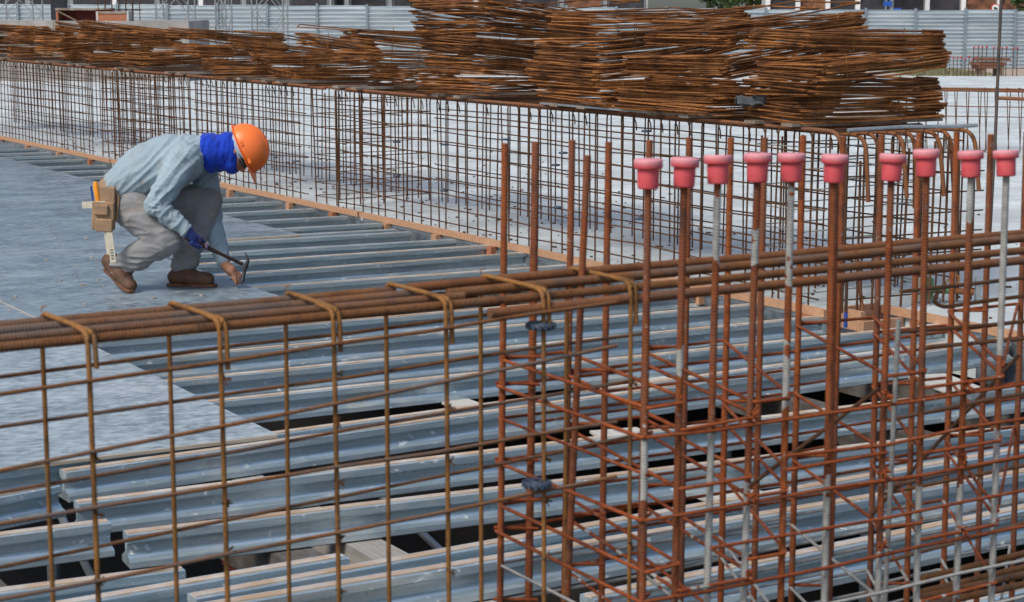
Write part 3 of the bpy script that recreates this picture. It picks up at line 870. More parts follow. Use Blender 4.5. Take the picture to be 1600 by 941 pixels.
for (y0, y1) in ((609 - 20, 487), (668, 551), (768, 628), (886, 720)):                 # rear face bars
    a, za = f_px(0, y0, FW + .012); c, zc = f_px(980, y0 + (y1 - y0) * 980 / 800, FW + .012)
    pts = []
    for q in range(9):
        t = -.35 + 1.38 * q / 8
        pts.append(F(a + (c - a) * t, FW + .012, za + (zc - za) * t + rg.uniform(-.0025, .0025)))
    MB().tube(pts, .0035, 8).build('side_bar', M['rust_front'], root, og)
# twisted wire at the crossings of stirrup legs and side bars
for s in s_list:
    for zz in (1.115, 1.02, .925, .83, .735):
        if rg.random() < .25: continue
        q = F(s, -.012, zz + rg.uniform(-.012, .012)); mbk = MB()
        for e in range(3):
            dv = Vector((rg.uniform(-1, 1), rg.uniform(-.5, .5), rg.uniform(-1, 1))).normalized() * .008
            mbk.tube([q - dv, q + dv * 1.3 + Vector((0, -.003, 0))], .0016, 4)
        mbk.build('wire_knot', M['rust_far'], root, og)
# bars arriving from the right with bent ends inside the column cage
for (x0, y0, x1, y1, n, hk) in [(1407, 456, 1660, 427, .03, None), (1475, 480, 1660, 456, .03, (1458, 473, 1466, 455)), (1402, 519, 1660, 496, .03, None), (1446, 543, 1660, 524, .03, (1436, 560, 1420, 580)),
                                (1388, 657, 1660, 604, .05, None), (1385, 762, 1660, 700, .05, None), (1380, 772, 1660, 716, .16, None), (1375, 880, 1660, 800, .05, None)]:
    a = f_px(x0, y0, n); c = f_px(x1, y1, n)
    pts = [F(a[0], n, a[1]), F((a[0] + c[0]) / 2, n, (a[1] + c[1]) / 2 + rg.uniform(-.003, .003)), F(c[0], n, c[1])]
    if hk:
        h1 = f_px(hk[0], hk[1], n); h2 = f_px(hk[2], hk[3], n)
        pts = bend([F(h2[0], n, h2[1]), F(h1[0], n, h1[1])] + pts, .012, 3)
    MB().tube(pts, .0044, 8).build('side_bar', M['rust_front'], root, og)
for (y0, y1, n) in ((934, 884, .0), (948, 900, .07), (926, 872, .15), (905, 850, FW)):
    a = f_px(1440, y0, n); c = f_px(1660, y1, n)
    MB().tube([F(a[0], n, a[1]), F(c[0], n, c[1])], RB, 12).build('main_bar', M['rust_front'], root, og)
# the two dark wheel spacers clipped on a stirrup leg
wheel = None
for (px, py, lab) in [(845, 509, 'dark blue wheel spacer clipped high on a stirrup leg of the front cage'), (839, 756, 'dark blue wheel spacer clipped low on the same leg of the front cage')]:
    s, z = f_px(px, py, -.008)
    if wheel is None:
        mb = MB(); n = 14
        for k in range(n):
            q0 = 2 * math.pi * k / n; q1 = q0 + 2 * math.pi / n * .55
            for (ra, rb) in ((.008, .027),):
                cx = Vector((math.cos((q0 + q1) / 2), math.sin((q0 + q1) / 2), 0)); cy = Vector((-cx.y, cx.x, 0))
                mb.box(cx * .018, .018, .006, .008, (cx, cy, Vector((0, 0, 1))))
        mb.lathe([(.0055, -.006), (.011, -.006), (.011, .006), (.0055, .006)], 14)
        mb.lathe([(.021, -.0045), (.0245, -.0055), (.0245, .0055), (.021, .0045), (.021, -.0045)], 18)
        wheel = mb.build('wheel_spacer', M['spacer']); o = wheel
    else: o = copy_tree(wheel)
    o.location = F(s, -.008, z); tag(o, lab, 'spacer', 'wheel spacers on the front cage')

# ================================================================== COLUMN CAGE WITH CAPPED BARS
DF, DR = 3.20, 3.65
cf0 = at_y(1010, 300, DF); cr0 = at_y(787, 300, DR)
CD = FD; cn = Vector((FN.x, FN.y, 0))
colr = thing('column_bar_cage', 'tall orange rusty column cage in front with red capped bars', 'rebar cage', (cf0 + cr0) / 2 * 1.0)
colr.location.z = 0; og = colr.location.copy()
def on_front(px, py=600): return at_plane(px, py, cf0, cn)
def on_rear(px, py=600): return at_plane(px, py, cr0, cn)
caps = [(1013, 249, 1005), (1069, 247, 1056), (1122, 243, 1107), (1184, 240, 1165), (1237, 240, 1222), (1303, 242, 1290), (1393, 241, 1374), (1448, 234, 1434), (1518, 236, 1497), (1573, 235, 1552)]
cem = {0: [(655, 790)], 1: [(545, 585)], 2: [(285, 405), (700, 960)], 3: [(365, 420), (775, 1300)], 4: [(300, 430), (552, 640)], 5: [(765, 1300)],
       6: [(880, 1300)], 7: [(770, 1300)], 8: [(250, 335), (765, 1300)], 9: [(240, 560), (690, 1300)]}
rg = random.Random(33)
mb = MB()
mb.lathe([(.0001, .000), (.0172, .000), (.0182, .003), (.0190, .0340), (.0190, .0346), (.0238, .0350), (.0247, .0362), (.0248, .0470), (.0243, .0492), (.0230, .0504), (.0001, .0508)], 28)
cap0 = None
cname = ['first', 'second', 'third', 'fourth', 'fifth', 'sixth', 'seventh', 'eighth', 'ninth', 'tenth']
fbars = []
for k, (px, py, pb) in enumerate(caps):
    top = on_front(px, py + 20); bot = on_front(pb, 850)
    d = top.y
    ztop = top.z
    dirv = (bot - top); dirv.z = bot.z - top.z
    base = top + dirv * ((-.05 - top.z) / dirv.z)
    m = 6; pts = [base.lerp(top, q / m) for q in range(m + 1)]
    fbars.append((base, top))
    o = MB().tube(pts, .0066, 10).build('main_bar', M['rust_col'], colr, og)
    o['cement_a'] = o['cement_b'] = o['cement_c'] = o['cement_d'] = -9.0
    for (q, (ya, yb)) in zip((('cement_a', 'cement_b'), ('cement_c', 'cement_d')), cem[k]):
        o[q[0]] = zx(yb, d); o[q[1]] = zx(ya, d)
    zc = on_front(px, py + 40).z
    if cap0 is None:
        cap0 = mb.build('rebar_cap', M['cap']); c = cap0
    else: c = copy_tree(cap0)
    c.location = (top.x, top.y, HC - (py - 10.5) * d / FPX - .047)
    c.rotation_euler = (R(rg.uniform(-3.5, 3.5)), R(rg.uniform(-4, 4)), rg.uniform(0, 6))
    lab = {0: 'pink red mushroom cap at the left end of the row of capped bars', 9: 'pink red mushroom cap at the right end of the row of capped bars',
           7: 'pink red mushroom cap standing highest, third from the right end'}.get(k, 'pink red mushroom cap, %s from the left end of the capped row' % cname[k])
    tag(c, lab, 'rebar cap', 'red plastic caps on the column bars')
rear = [(789, 224, 783), (837, 222, 828), (894, 219, 884), (951, 222, 942), (1015, 219, 1002), (1077, 215, 1066), (1142, 215, 1129), (1195, 215, 1181), (1255, 212, 1240), (1318, 213, 1300), (1378, 210, 1362), (1436, 208, 1420), (1495, 206, 1477), (1548, 210, 1530), (1604, 206, 1585)]
rbars = []
def colbar(top, bot, r=.0068):
    dirv = bot - top; base = top + dirv * ((-.05 - top.z) / dirv.z)
    o = MB().tube([base.lerp(top, q / 5) for q in range(6)], r, 10).build('main_bar', M['rust_col'], colr, og)
    o['cement_a'] = o['cement_b'] = o['cement_c'] = o['cement_d'] = -9.0
    return base, top
for (px, py, pb) in rear: rbars.append(colbar(on_rear(px, py), on_rear(pb, 800), .0070 if px != 837 else .0082))
# bar on the left side face, a little shorter, leaning
mid = (cf0 + cr0) / 2
sidep = cr0.lerp(cf0, .42)
lean = (at_y(918, 243, sidep.y), at_y(896, 720, sidep.y)); rbars_side = colbar(lean[0], lean[1], .0068)
lean = (at_y(1306, 272, on_front(1303).y + .06), at_y(1296, 800, on_front(1303).y + .06)); colbar(lean[0], lean[1], .0064)
lean = (at_y(1404, 500, on_front(1390).y + .05), at_y(1388, 830, on_front(1390).y + .05)); o = MB()
_t = lean[0]; _b = lean[1]; _d = _b - _t; _base = _t + _d * ((-.05 - _t.z) / _d.z)
o = MB().tube([_base, _t], .0050, 8).build('main_bar', M['rust_col'], colr, og); o['cement_a'] = -.5; o['cement_b'] = 2.0; o['cement_c'] = o['cement_d'] = -9.0
def at_bar(bar, z): 
    base, top = bar; t = (z - base.z) / (top.z - base.z); return base.lerp(top, t)
TR = .0036
endf = at_bar(fbars[-1], .8)
for lev in range(8):
    z = 1.005 - .1475 * lev
    if lev >= 7: break
    j = lambda: rg.uniform(-.004, .004)
    def fb_(i, dz=0): p = at_bar(fbars[i], z); return Vector((p.x, p.y, z + dz + j())) - cn * .010
    def rb_(i, dz=0): p = at_bar(rbars[i], z); return Vector((p.x, p.y, z + dz + j())) + cn * .010
    def tube(pts, nm='tie', r=TR):
        o = MB().tube(pts, r, 6).build(nm, M['rust_coltie'], colr, og)
        o['cement_a'] = -1.0; o['cement_b'] = .66; o['cement_c'] = o['cement_d'] = -9.0
        if nm != 'tie' or rg.random() < .7: o['cement_b'] = .55 if nm == 'tie' else -9.0
        return o
    zo = -.045
    far_r = rb_(14) + CD * .12; far_f = fb_(9) + CD * .16
    far_r.z = z + zo; far_f.z = z + zo
    # outer tie round the whole cage
    a0 = fb_(0, zo) - CD * .010; r0 = rb_(0, zo) - CD * .010
    tube(bend([far_f, fb_(7, zo), fb_(5, zo), fb_(2, zo), a0, r0, rb_(4, zo), rb_(8, zo), far_r], .012, 3))
    if lev % 2 == 0 or lev < 6:
        tube([a0 + Vector((0, 0, .004)) + CD * .0, a0 + CD * .05 + cn * .045 + Vector((0, 0, -.004))], 'tie_hook')
        tube([r0 + Vector((0, 0, .006)), r0 + CD * .085 - cn * .03 + Vector((0, 0, -.002))], 'tie_hook')
    # inner ties across the cage
    sets = ((2, 4, 1, 3, .004), (6, 8, 4, 6, .006), (10, 12, 7, 9, -.004)) if lev % 2 else ((0, 2, 0, 1, .012), (4, 6, 3, 4, -.004), (8, 10, 6, 7, .008), (12, 14, 9, 9, 0))
    sets = sets + (((4, 6, 3, 4, -.03),) if lev % 2 else ((2, 4, 1, 3, -.034), (10, 12, 7, 9, -.028)))
    for (ra, rbi, f0, f1, dz) in sets:
        if rg.random() < .04: continue
        p = [fb_(f1, dz), fb_(f0, dz), rb_(ra, dz), rb_(rbi, dz), fb_(f1, dz + .006)]
        tube(bend(p, .010, 3))
        if rg.random() < .8:
            q = rb_(ra, dz + .005); tube([q, q + CD * .07 - cn * .05 + Vector((0, 0, .001))], 'tie_hook')
    tube([fb_(0, .04), rb_(0, .035), rb_(5, .035)], 'tie', .0033) if lev % 2 else None
    if lev >= 1:
        tube([rb_(3, .062), rb_(7, .058), rb_(11, .064), far_r + Vector((0, 0, .11))], 'tie', .0034)
        tube([fb_(4 if lev % 2 else 2, .030), fb_(6, .026), fb_(8, .031), far_f + Vector((0, 0, .075))], 'tie', .0034)
        tube([rb_(1, .022), rb_(6, .018), rb_(9, .024)], 'tie', .0032)
    for i in (3, 6, 8):                                # wire knots
        q = fb_(i, dz); mbk = MB()
        for e in range(5):
            dv = Vector((rg.uniform(-1, 1), rg.uniform(-1, 1), rg.uniform(-1, 1))).normalized() * .012
            mbk.tube([q - dv, q + dv * 1.2], .0026, 4)
        mbk.build('wire_knot', M['rust_coltie'], colr, og)
# two dark stray rods leaning through the column
for (x0, y0, x1, y1, dep, lab) in [(1250, 700, 1372, 608, 3.62, 'thin dark rod leaning low inside the column cage'), (1430, 730, 1592, 555, 3.85, 'dark rod slanting up to the right inside the column cage')]:
    a = at_y(x0, y0, dep); c = at_y(x1, y1, dep + .15); dd = (a - c).normalized()
    mb = MB(); mb.tube([a + dd * .15, c], .0042, 8); tag(mb.build('leaning_rod', M['rust_far'], None, a), lab, 'rod')

# ================================================================== SMALL THINGS ON THE SLAB
p0 = at_z(1549, 372, 0.0); 
base = at_z(1541, 470, 0); top = at_y(1566, -40, base.y)
mb = MB(); mb.tube([base, base.lerp(top, .5) + Vector((.006, 0, 0)), top], .0095, 8)
tag(mb.build('upright_rod', M['rodgrey'], None, base), 'tall thin dark rod standing upright on the slab at the right', 'rod')
base = at_z(1348, 489, 0); top = at_y(1338, 400, base.y + .1)
mb = MB(); mb.tube([base, top], .011, 8)
tag(mb.build('leaning_bar', M['rust_hook'], None, base), 'short rusty bar leaning behind the notch box', 'bar')
base = at_z(1321, 512, -.02)
t = thing('threaded_tie', 'threaded steel tie in a blue sleeve beside the notch box', 'threaded tie', base)
MB().tube([base, base + Vector((0, 0, .085))], .011, 12).build('sleeve', M['bluepipe'], t, base)
MB().tube([base + Vector((0, 0, .07)), base + Vector((0, 0, .27))], .0085, 10).build('rod', M['rust_far'], t, base)
mb = MB(); pts = []
for k in range(90):
    q = k / 6 * 2 * math.pi; pts.append(base + Vector((.0098 * math.cos(q), .0098 * math.sin(q), .075 + .19 * k / 90)))
mb.tube(pts, .0022, 4); mb.build('thread', M['black'], t, base)
# clamp tool with pipe and bent handle
dcl = at_z(1440, 474, 0).y
t = thing('pipe_clamp_tool', 'green and tan clamp block with a rusty pipe and bent rod handle on the slab', 'clamp tool', at_z(1442, 474, 0)); og = t.location.copy()
k_ = FPX / dcl
def cl(px, py, dy=0): return at_y(px, py, dcl + dy)
MB().box(cl(1434, 451), 15 / k_ , .05, 34 / k_).build('face_board', M['plyedge'], t, og)
MB().box(cl(1449, 451, .01), 16 / k_, .07, 33 / k_).build('block', M['greenpaint'], t, og)
MB().tube([cl(1455, 452), cl(1489, 454)], .022, 12).build('sleeve', M['greenpaint'], t, og)
mb = MB(); mb.tube([cl(1487, 454), cl(1521, 457)], .019, 14, caps=False); mb.tube([cl(1489, 454), cl(1520, 457)], .014, 12); mb.build('pipe', M['rust_hook'], t, og)
MB().tube(bend([cl(1474, 468, -.02), cl(1476, 444, -.02), cl(1486, 432, -.02), cl(1499, 431, -.02), cl(1498, 442, -.02), cl(1488, 447, -.02)], .015, 4), .0055, 8).build('handle', M['rust_tie'], t, og)
mb = MB(); q = at_z(1527, 472, 0); mb.box(q + Vector((0, 0, .07)), .03, .03, .14)
tag(mb.build('steel_stub', M['scaf'], None, q), 'short grey steel stub standing on the slab beside the clamp', 'stub')
# second beam cage far right
ya = at_z(1470, 238, 0)
t = thing('low_beam_cage', 'low rusty beam cage standing on the slab at the far right', 'rebar cage', ya); og = ya.copy()
dirr = Vector((1, -.16, 0)).normalized(); back = Vector((.16, 1, 0)).normalized()
hz = HC - (137 - 10.5) * ya.y / FPX
for k in range(17):
    q = ya - dirr * .5 + dirr * (k * .115 + random.uniform(-.03, .03))
    MB().tube(bend([q, q + Vector((0, 0, hz)), q + back * .45 + Vector((0, 0, hz)), q + back * .45 + dirr * .05], .03, 3), .006, 5).build('stirrup', M['rust_far'], t, og)
for (o_, z, r) in ((Vector(), hz - .01, .013), (back * .45, hz - .01, .013), (back * .2, hz + .005, .012), (back * .0, hz * .74, .006), (back * .45, hz * .55, .006)):
    MB().tube([ya - dirr * .6 + o_ + Vector((0, 0, z)), ya + dirr * 1.6 + o_ + Vector((0, 0, z - .02))], r, 7).build('main_bar', M['rust_hook'], t, og)
MB().tube([ya + dirr * .62 - back * .04 + Vector((0, 0, hz - .10)), ya + dirr * 1.6 - back * .04 + Vector((0, 0, hz - .13))], .022, 7).build('main_bar', M['rust_hook'], t, og)

# ================================================================== BACKGROUND
YF = 72.0
t = thing('corrugated_fence', 'long bluish grey corrugated metal site fence across the background', 'fence', (0, YF, -.62)); og = t.location.copy()
pitch_x = 77 / FPX * YF
x0 = (-40 - 800) / FPX * YF; n = 22
for k in range(n):
    xa = x0 + k * pitch_x; xb = xa + pitch_x
    pxm = 800 + (xa + xb) / 2 / YF * FPX
    ytop = 6.5 + 10 * (pxm / 1600) + random.uniform(-1.0, 1.0)
    zt = HC - (ytop - 10.5) * YF / FPX
    zb = -.6; mb = MB(); rows = 15 * 8; vs = []
    for i in range(rows + 1):
        z = zb + (zt - zb) * i / rows
        ph = (i / rows) * 15 * 2 * math.pi
        off = .05 * max(-.7, min(.9, 1.5 * math.sin(ph)))
        for x in (xa + .004, xb - .004): vs.append((x, YF - off + random.uniform(-.002, .002), z))
    fs = [(2 * i, 2 * i + 1, 2 * i + 3, 2 * i + 2) for i in range(rows)]
    mb.add(vs, fs, None, False); o = mb.build('sheet', M['galv'], t, og)
    sd = o.modifiers.new('t', 'SOLIDIFY'); sd.thickness = .004
    MB().box((xa, YF - .075, (zb + zt + .08) / 2), .09, .06, zt + .08 - zb).build('post', M['post'], t, og)
# raised concrete ledge at the left with box forms on it
yl = 44.0; zl = HC - (32.5 - 10.5) * yl / FPX
mb = MB(); xa = (-60 - 800) / FPX * yl; xb = (300 - 800) / FPX * yl
mb.box(((xa + xb) / 2, yl + 1.5, (zl) / 2 - .0), xb - xa, 3.0, zl)
tag(mb.build('concrete_ledge', M['ledge'], None, ((xa + xb) / 2, yl + 1.5, 0)), 'low pale brown concrete block behind the left piles', 'concrete block')
def L(px, py, dy=0.0): return at_y(px, py, yl + dy)
t = thing('steel_box_form', 'open dark red box form lying on its side on the ledge at the left', 'box form', L(130, 32, .6)); og = t.location.copy()
k_ = FPX / yl
wbx = 82 / k_; hb = 18 / k_
c = L(131, 32, .6); c.z = zl
MB().box(c + Vector((0, .45, hb / 2)), wbx, .03, hb).build('back_panel', M['redpaint'], t, og)
MB().box(c + Vector((0, .2, hb)), wbx + .06, .55, .05).build('top_board', M['oldwood'], t, og)
MB().box(c + Vector((-wbx / 2, .2, hb / 2)), .05, .5, hb).build('side_panel', M['pinered'], t, og)
MB().box(c + Vector((wbx / 2, .2, hb / 2)), .05, .5, hb).build('side_panel', M['redpaint'], t, og)
for q in (-.25, .2): MB().box(c + Vector((q * wbx, .42, hb / 2)), .04, .05, hb).build('rib', M['redpaint'], t, og)
MB().tube([c + Vector((-wbx / 2 + .03, -.05, hb - .05)), c + Vector((-wbx / 2 + .45, -.05, .0))], .02, 5).build('strut', M['oldwood'], t, og)
c = L(176, 35, .1); c.z = zl
t = thing('column_box_form', 'small bright orange timber box form round the column bars on the ledge', 'box form', c); og = c.copy()
w2 = 44 / k_; h2 = 15 / k_
MB().box(c + Vector((0, 0, h2 / 2)), w2, .03, h2).build('front_panel', M['pinered'], t, og)
MB().box(c + Vector((0, w2 * .9, h2 / 2)), w2, .03, h2).build('back_panel', M['pinered'], t, og)
for s in (-1, 1):
    MB().box(c + Vector((s * (w2 / 2 + .025), w2 * .45, h2 / 2)), .045, w2 * .95, h2).build('side_panel', M['palewood'], t, og)
MB().box(c + Vector((0, -.025, h2 - .03)), w2, .02, .05).build('batten', M['oldwood'], t, og)
t = thing('starter_bar_cage', 'tall thin rebar cage rising from the orange box form', 'rebar cage', c + Vector((.15, .3, 0))); og = t.location.copy()
for k in range(12):
    q = c + Vector((-.35 + .08 * k, .10 + (.42 if k % 2 else 0), 0)); MB().tube([q, q + Vector((random.uniform(-.03, .03), 0, 1.75))], .011, 5).build('main_bar', M['rust_far'], t, og)
for z in (.25, .55, .80, 1.1, 1.4):
    MB().tube([c + Vector((-.4, .08, z)), c + Vector((.58, .08, z + .01)), c + Vector((.58, .56, z)), c + Vector((-.4, .56, z)), c + Vector((-.4, .08, z))], .009, 5).build('tie', M['rust_far'], t, og)
# dark column and scaffolds
q = at_y(93, 30, 55); mb = MB(); mb.box((q.x, 55, 1.6), 21 / FPX * 55, .4, 4.4)
tag(mb.build('dark_column', M['darkpost'], None, (q.x, 55, -.62)), 'dark blue black column in front of the fence at the left', 'column')
def scaffold(px0, px1, y, label):
    a = (px0 - 800) / FPX * y; c = (px1 - 800) / FPX * y
    t = thing('scaffold_frame', label, 'scaffold frame', (a, y, -.62)); og = t.location.copy()
    for (x, yy) in ((a, y), (c, y), (a, y + 1.2), (c, y + 1.2)):
        MB().tube([(x, yy, -.62), (x, yy, 2.6)], .024, 7).build('post', M['scaf'], t, og)
    for yy in (y, y + 1.2):
        for (z0, z1) in ((.2, 1.5), (1.5, 2.6)):
            MB().tube([(a, yy, z0), (c, yy, z1)], .014, 5).build('brace', M['scaf'], t, og)
            MB().tube([(c, yy, z0), (a, yy, z1)], .014, 5).build('brace', M['scaf'], t, og)
        MB().tube([(a, yy, 1.02), (c, yy, 1.02)], .018, 5).build('rail', M['scaf'], t, og)
scaffold(3, 60, 58, 'grey tube scaffold frame at the left edge of the picture')
scaffold(250, 300, 56, 'grey tube scaffold frame right of the tall thin cage')
scaffold(342, 358, 57, 'narrow grey scaffold frame left of the low pile above the helmet')
scaffold(398, 446, 58, 'grey scaffold frame right of the others, above the helmet')
# far right: starter bars, pallet, grass
yg = 60.0
def G(px, py, dy=0): return at_y(px, py, yg + dy)
t = thing('starter_bars', 'far cluster of thin upright bars with red tips round a timber stack', 'rebar cage', (G(1540, 122).x, yg, -.62)); og = t.location.copy()
for k, px in enumerate((1521, 1528, 1534, 1541, 1552, 1558, 1565, 1572, 1583, 1589)):
    dy = (k % 2) * .9; a = G(px, 100, dy); topz = G(px, 73 + random.uniform(0, 4), dy).z
    MB().tube([(a.x, a.y, -.62), (a.x, a.y, topz)], .014, 5).build('main_bar', M['rust_far'], t, og)
    MB().lathe([(.0, 0), (.03, 0), (.03, .07), (.0, .07)], 8, (a.x, a.y, topz - .04)).build('red_tip', M['signred'], t, og)
t = thing('timber_stack', 'far small stack of red brown timbers among the thin bars', 'timber stack', (G(1552, 108).x, yg + .4, -.62)); og = t.location.copy()
for (px0, px1, py) in ((1530, 1578, 93), (1525, 1572, 100), (1528, 1560, 105)):
    a = G(px0, py, .5); c = G(px1, py, .5)
    for q in range(5):
        MB().box(((a.x + c.x) / 2, a.y + q * .2, a.z - .3 if False else a.z), c.x - a.x, .16, .09).build('timber', M['rustwood'], t, og)
a = G(1530, 107, .5); c = G(1572, 107, .5)
for q in (.15, .85): MB().box((a.x + (c.x - a.x) * q, a.y + .4, (-.62 + a.z) / 2 + .1), .12, .9, a.z + .62 + .0).build('bearer', M['oldwood'], t, og)
t = thing('fallen_starter_bars', 'far row of low red tipped bars at the foot of the fence', 'rebar cage', (G(1500, 110).x, yg + 2, -.62)); og = t.location.copy()
for k in range(9):
    px = 1478 + k * 6; a = G(px, 95, 2); topz = G(px, 90 + random.uniform(-3, 3), 2).z
    MB().tube([(a.x, a.y, -.62), (a.x, a.y, topz)], .012, 5).build('main_bar', M['rust_far'], t, og)
    MB().lathe([(.0, 0), (.035, 0), (.035, .06), (.0, .06)], 8, (a.x, a.y, topz - .04)).build('red_tip', M['signred'], t, og)
mb = MB(); rg = random.Random(9)
xa = G(1470, 100).x; xb = G(1620, 100).x
for k in range(1500):
    x = rg.uniform(xa, xb); y = rg.uniform(64, 71); h = rg.uniform(.08, .25) * (1.5 if x < xa + 1.2 else .5)
    dx, dy = rg.uniform(-.12, .12), rg.uniform(-.1, .1)
    mb.add([(x - .02, y, -.62), (x + .02, y, -.62), (x + dx, y + dy, -.62 + h)], [(0, 1, 2)])
tag(mb.build('grass', M['grass']), 'weedy grass along the foot of the fence at the right', 'grass', None, 'stuff')

# buildings over the fence: only their lowest parts show
def building(px0, px1, y, label, bays, seed):
    rg = random.Random(seed); a = (px0 - 800) / FPX * y; c = (px1 - 800) / FPX * y
    t = thing('building', label, 'building', ((a + c) / 2, y, -.62)); og = t.location.copy()
    MB().box(((a + c) / 2, y + 4, 2.4), c - a, 7.6, 6.04).build('wall', M['palebuild'], t, og)
    MB().box(((a + c) / 2, y + 3.8, 5.55), c - a + .6, 8.6, .25).build('roof', M['ledge'], t, og)
    w = (c - a) / bays
    for k in range(bays):
        x = a + w * (k + .5)
        m = rg.choice([M['darkbuild'], M['darkbuild'], M['shopwarm']])
        o = MB().box((x, y + .16, 1.15), w * .86, .12, 3.5).build('shop_window', M['scaf'], t, og)
        p = MB().box((x, y + .07, 1.15), w * .80, .04, 3.3).build('pane', m, None, og)
        p.parent = o; p.location = (0, 0, 0)
        MB().box((a + w * k, y + .05, 1.2), .22, .25, 3.6).build('pillar', M['white'] if rg.random() < .5 else M['scaf'], t, og)
building(-80, 520, 96, 'long dark shop building behind the left half of the fence', 9, 1)
building(545, 1010, 98, 'dark shop building behind the fence above the tall stirrup piles', 7, 2)
building(1195, 1380, 95, 'pale building with white pillars behind the fence right of the piles', 4, 4)
building(1385, 1720, 97, 'dark shop building with brown displays behind the fence at the far right', 6, 3)
# signs
q = at_y(1387, 6, 80)
t = thing('blue_sign', 'blue double sign board on a post just behind the fence', 'sign', (q.x, 80, -.62)); og = t.location.copy()
MB().box((q.x, 80, HC + (10.5 - 6) * 80 / FPX), 13 / FPX * 80, .05, 7.5 / FPX * 80).build('upper_board', M['signblue'], t, og)
q2 = at_y(1402, 14.5, 80)
MB().box((q2.x, 80, q2.z), 11 / FPX * 80, .05, 3.5 / FPX * 80).build('lower_board', M['signblue'], t, og)
q3 = at_y(1394.5, 10, 80)
MB().tube([(q3.x, 80.06, -.62), (q3.x, 80.06, 2.3)], .05, 8).build('post', M['scaf'], t, og)
q = at_y(1555.5, 13, 79)
t = thing('round_traffic_sign', 'round white traffic sign with red rim behind the fence at the far right', 'sign', (q.x, 79, -.62)); og = t.location.copy()
def disc(r, yy, mat, nm):
    mb = MB(); vs = [(q.x + r * math.cos(2 * math.pi * k / 24), yy, q.z + r * math.sin(2 * math.pi * k / 24)) for k in range(24)]
    vs += [(v[0], yy + .02, v[2]) for v in vs]
    mb.add(vs, [tuple(range(24)), tuple(range(24, 48))[::-1]] + [(k, 24 + k, 24 + (k + 1) % 24, (k + 1) % 24) for k in range(24)])
    return mb.build(nm, mat, t, og)
disc(.19, 79.0, M['signred'], 'rim'); disc(.145, 78.975, M['white'], 'face')
mb = MB(); mb.box((q.x, 78.955, q.z - .01), .15, .02, .05); mb.box((q.x - .035, 78.955, q.z + .03), .07, .02, .04); mb.build('symbol', M['black'], t, og)
MB().tube([(q.x, 79.06, -.62), (q.x, 79.06, q.z)], .03, 8).build('post', M['scaf'], t, og)
def tree(px, y, zc, rad, label, seed):
    rg = random.Random(seed); x = (px - 800) / FPX * y
    t = thing('tree', label, 'tree', (x, y, -.62)); og = t.location.copy()
    mb = MB(); mb.tube([(x, y, -.62), (x + .1, y, zc * .6), (x + .15, y, zc + rad * .4)], [.16, .12, .05], 8)
    for k in range(7):
        a = rg.uniform(0, 6.28); mb.tube([(x + .1, y, zc * .7), (x + math.cos(a) * rad * .4, y + math.sin(a) * rad * .4, zc), (x + math.cos(a) * rad * .8, y + math.sin(a) * rad * .8, zc + rg.uniform(-.3, .5) * rad)], [.07, .05, .015], 5)
    mb.build('trunk', M['bark'], t, og)
    mb = MB()
    cl = [(Vector((rg.gauss(0, .45), rg.gauss(0, .45), rg.gauss(0, .38))) * rad, rg.uniform(.25, .45) * rad) for _ in range(16)]
    for (c, r) in cl:
        for k in range(260):
            d = Vector((rg.gauss(0, 1), rg.gauss(0, 1), rg.gauss(0, 1))).normalized() * r * rg.uniform(.5, 1.05)
            p = Vector((x, y, zc)) + c + d
            a1 = Vector((rg.uniform(-1, 1), rg.uniform(-1, 1), rg.uniform(-1, 1))).normalized() * .10
            b1 = a1.cross(Vector((rg.uniform(-1, 1), rg.uniform(-1, 1), rg.uniform(-1, 1)))).normalized() * .06
            mb.add([p - a1, p + b1, p + a1, p - b1], [(0, 1, 2, 3)])
    mb.build('crown', M['leaf'], t, og)
tree(1160, 88, 2.6, 1.2, 'leafy green tree behind the fence between the tall piles', 1)
tree(1100, 90, 2.8, 1.3, 'darker green tree behind the fence left of the other one', 4)
tree(1592, 86, 2.6, .9, 'green tree behind the fence at the right edge', 2)
tree(655, 88, 2.9, .95, 'green tree behind the fence above the leftmost tall pile', 3)

# ================================================================== THE WORKER
Y0 = at_z(270, 450, 0).y
KW = FPX / Y0
def Wp(px, py, dy=0.0): return at_y(px, py, Y0 + dy)
person = thing('person', 'worker in orange helmet and light blue shirt squatting with a hammer on the plywood deck', 'person', at_z(270, 450, 0))
pog = person.location.copy()
def mb_cone(mb, a, c, r0, r1, seg=18, flat=1.0, fdir=None):
    a = Vector(a); c = Vector(c); t = (c - a); L_ = t.length; t.normalize()
    h = Vector((0, 0, 1)) if abs(t.z) < .9 else Vector((1, 0, 0))
    nx = (t.cross(h).normalized() if fdir is None else (fdir - t * fdir.dot(t)).normalized()); ny = t.cross(nx)
    rings = []
    for k in range(1, 7): q = math.pi / 2 * k / 6; rings.append((a - t * r0 * math.cos(q), r0 * math.sin(q)))
    for k in range(0, 6): q = math.pi / 2 * k / 6; rings.append((c + t * r1 * math.sin(q), r1 * math.cos(q)))
    vs = [a - t * r0]; 
    for (p, r) in rings:
        for k in range(seg):
            q = 2 * math.pi * k / seg; vs.append(p + nx * math.cos(q) * r + ny * math.sin(q) * r * flat)
    vs.append(c + t * r1); fs = []
    for k in range(seg): fs.append((0, 1 + (k + 1) % seg, 1 + k))
    m = len(rings)
    for i in range(m - 1):
        for k in range(seg): fs.append((1 + i * seg + k, 1 + i * seg + (k + 1) % seg, 1 + (i + 1) * seg + (k + 1) % seg, 1 + (i + 1) * seg + k))
    e = len(vs) - 1
    for k in range(seg): fs.append((e, 1 + (m - 1) * seg + k, 1 + (m - 1) * seg + (k + 1) % seg))
    mb.add(vs, fs, None, True)
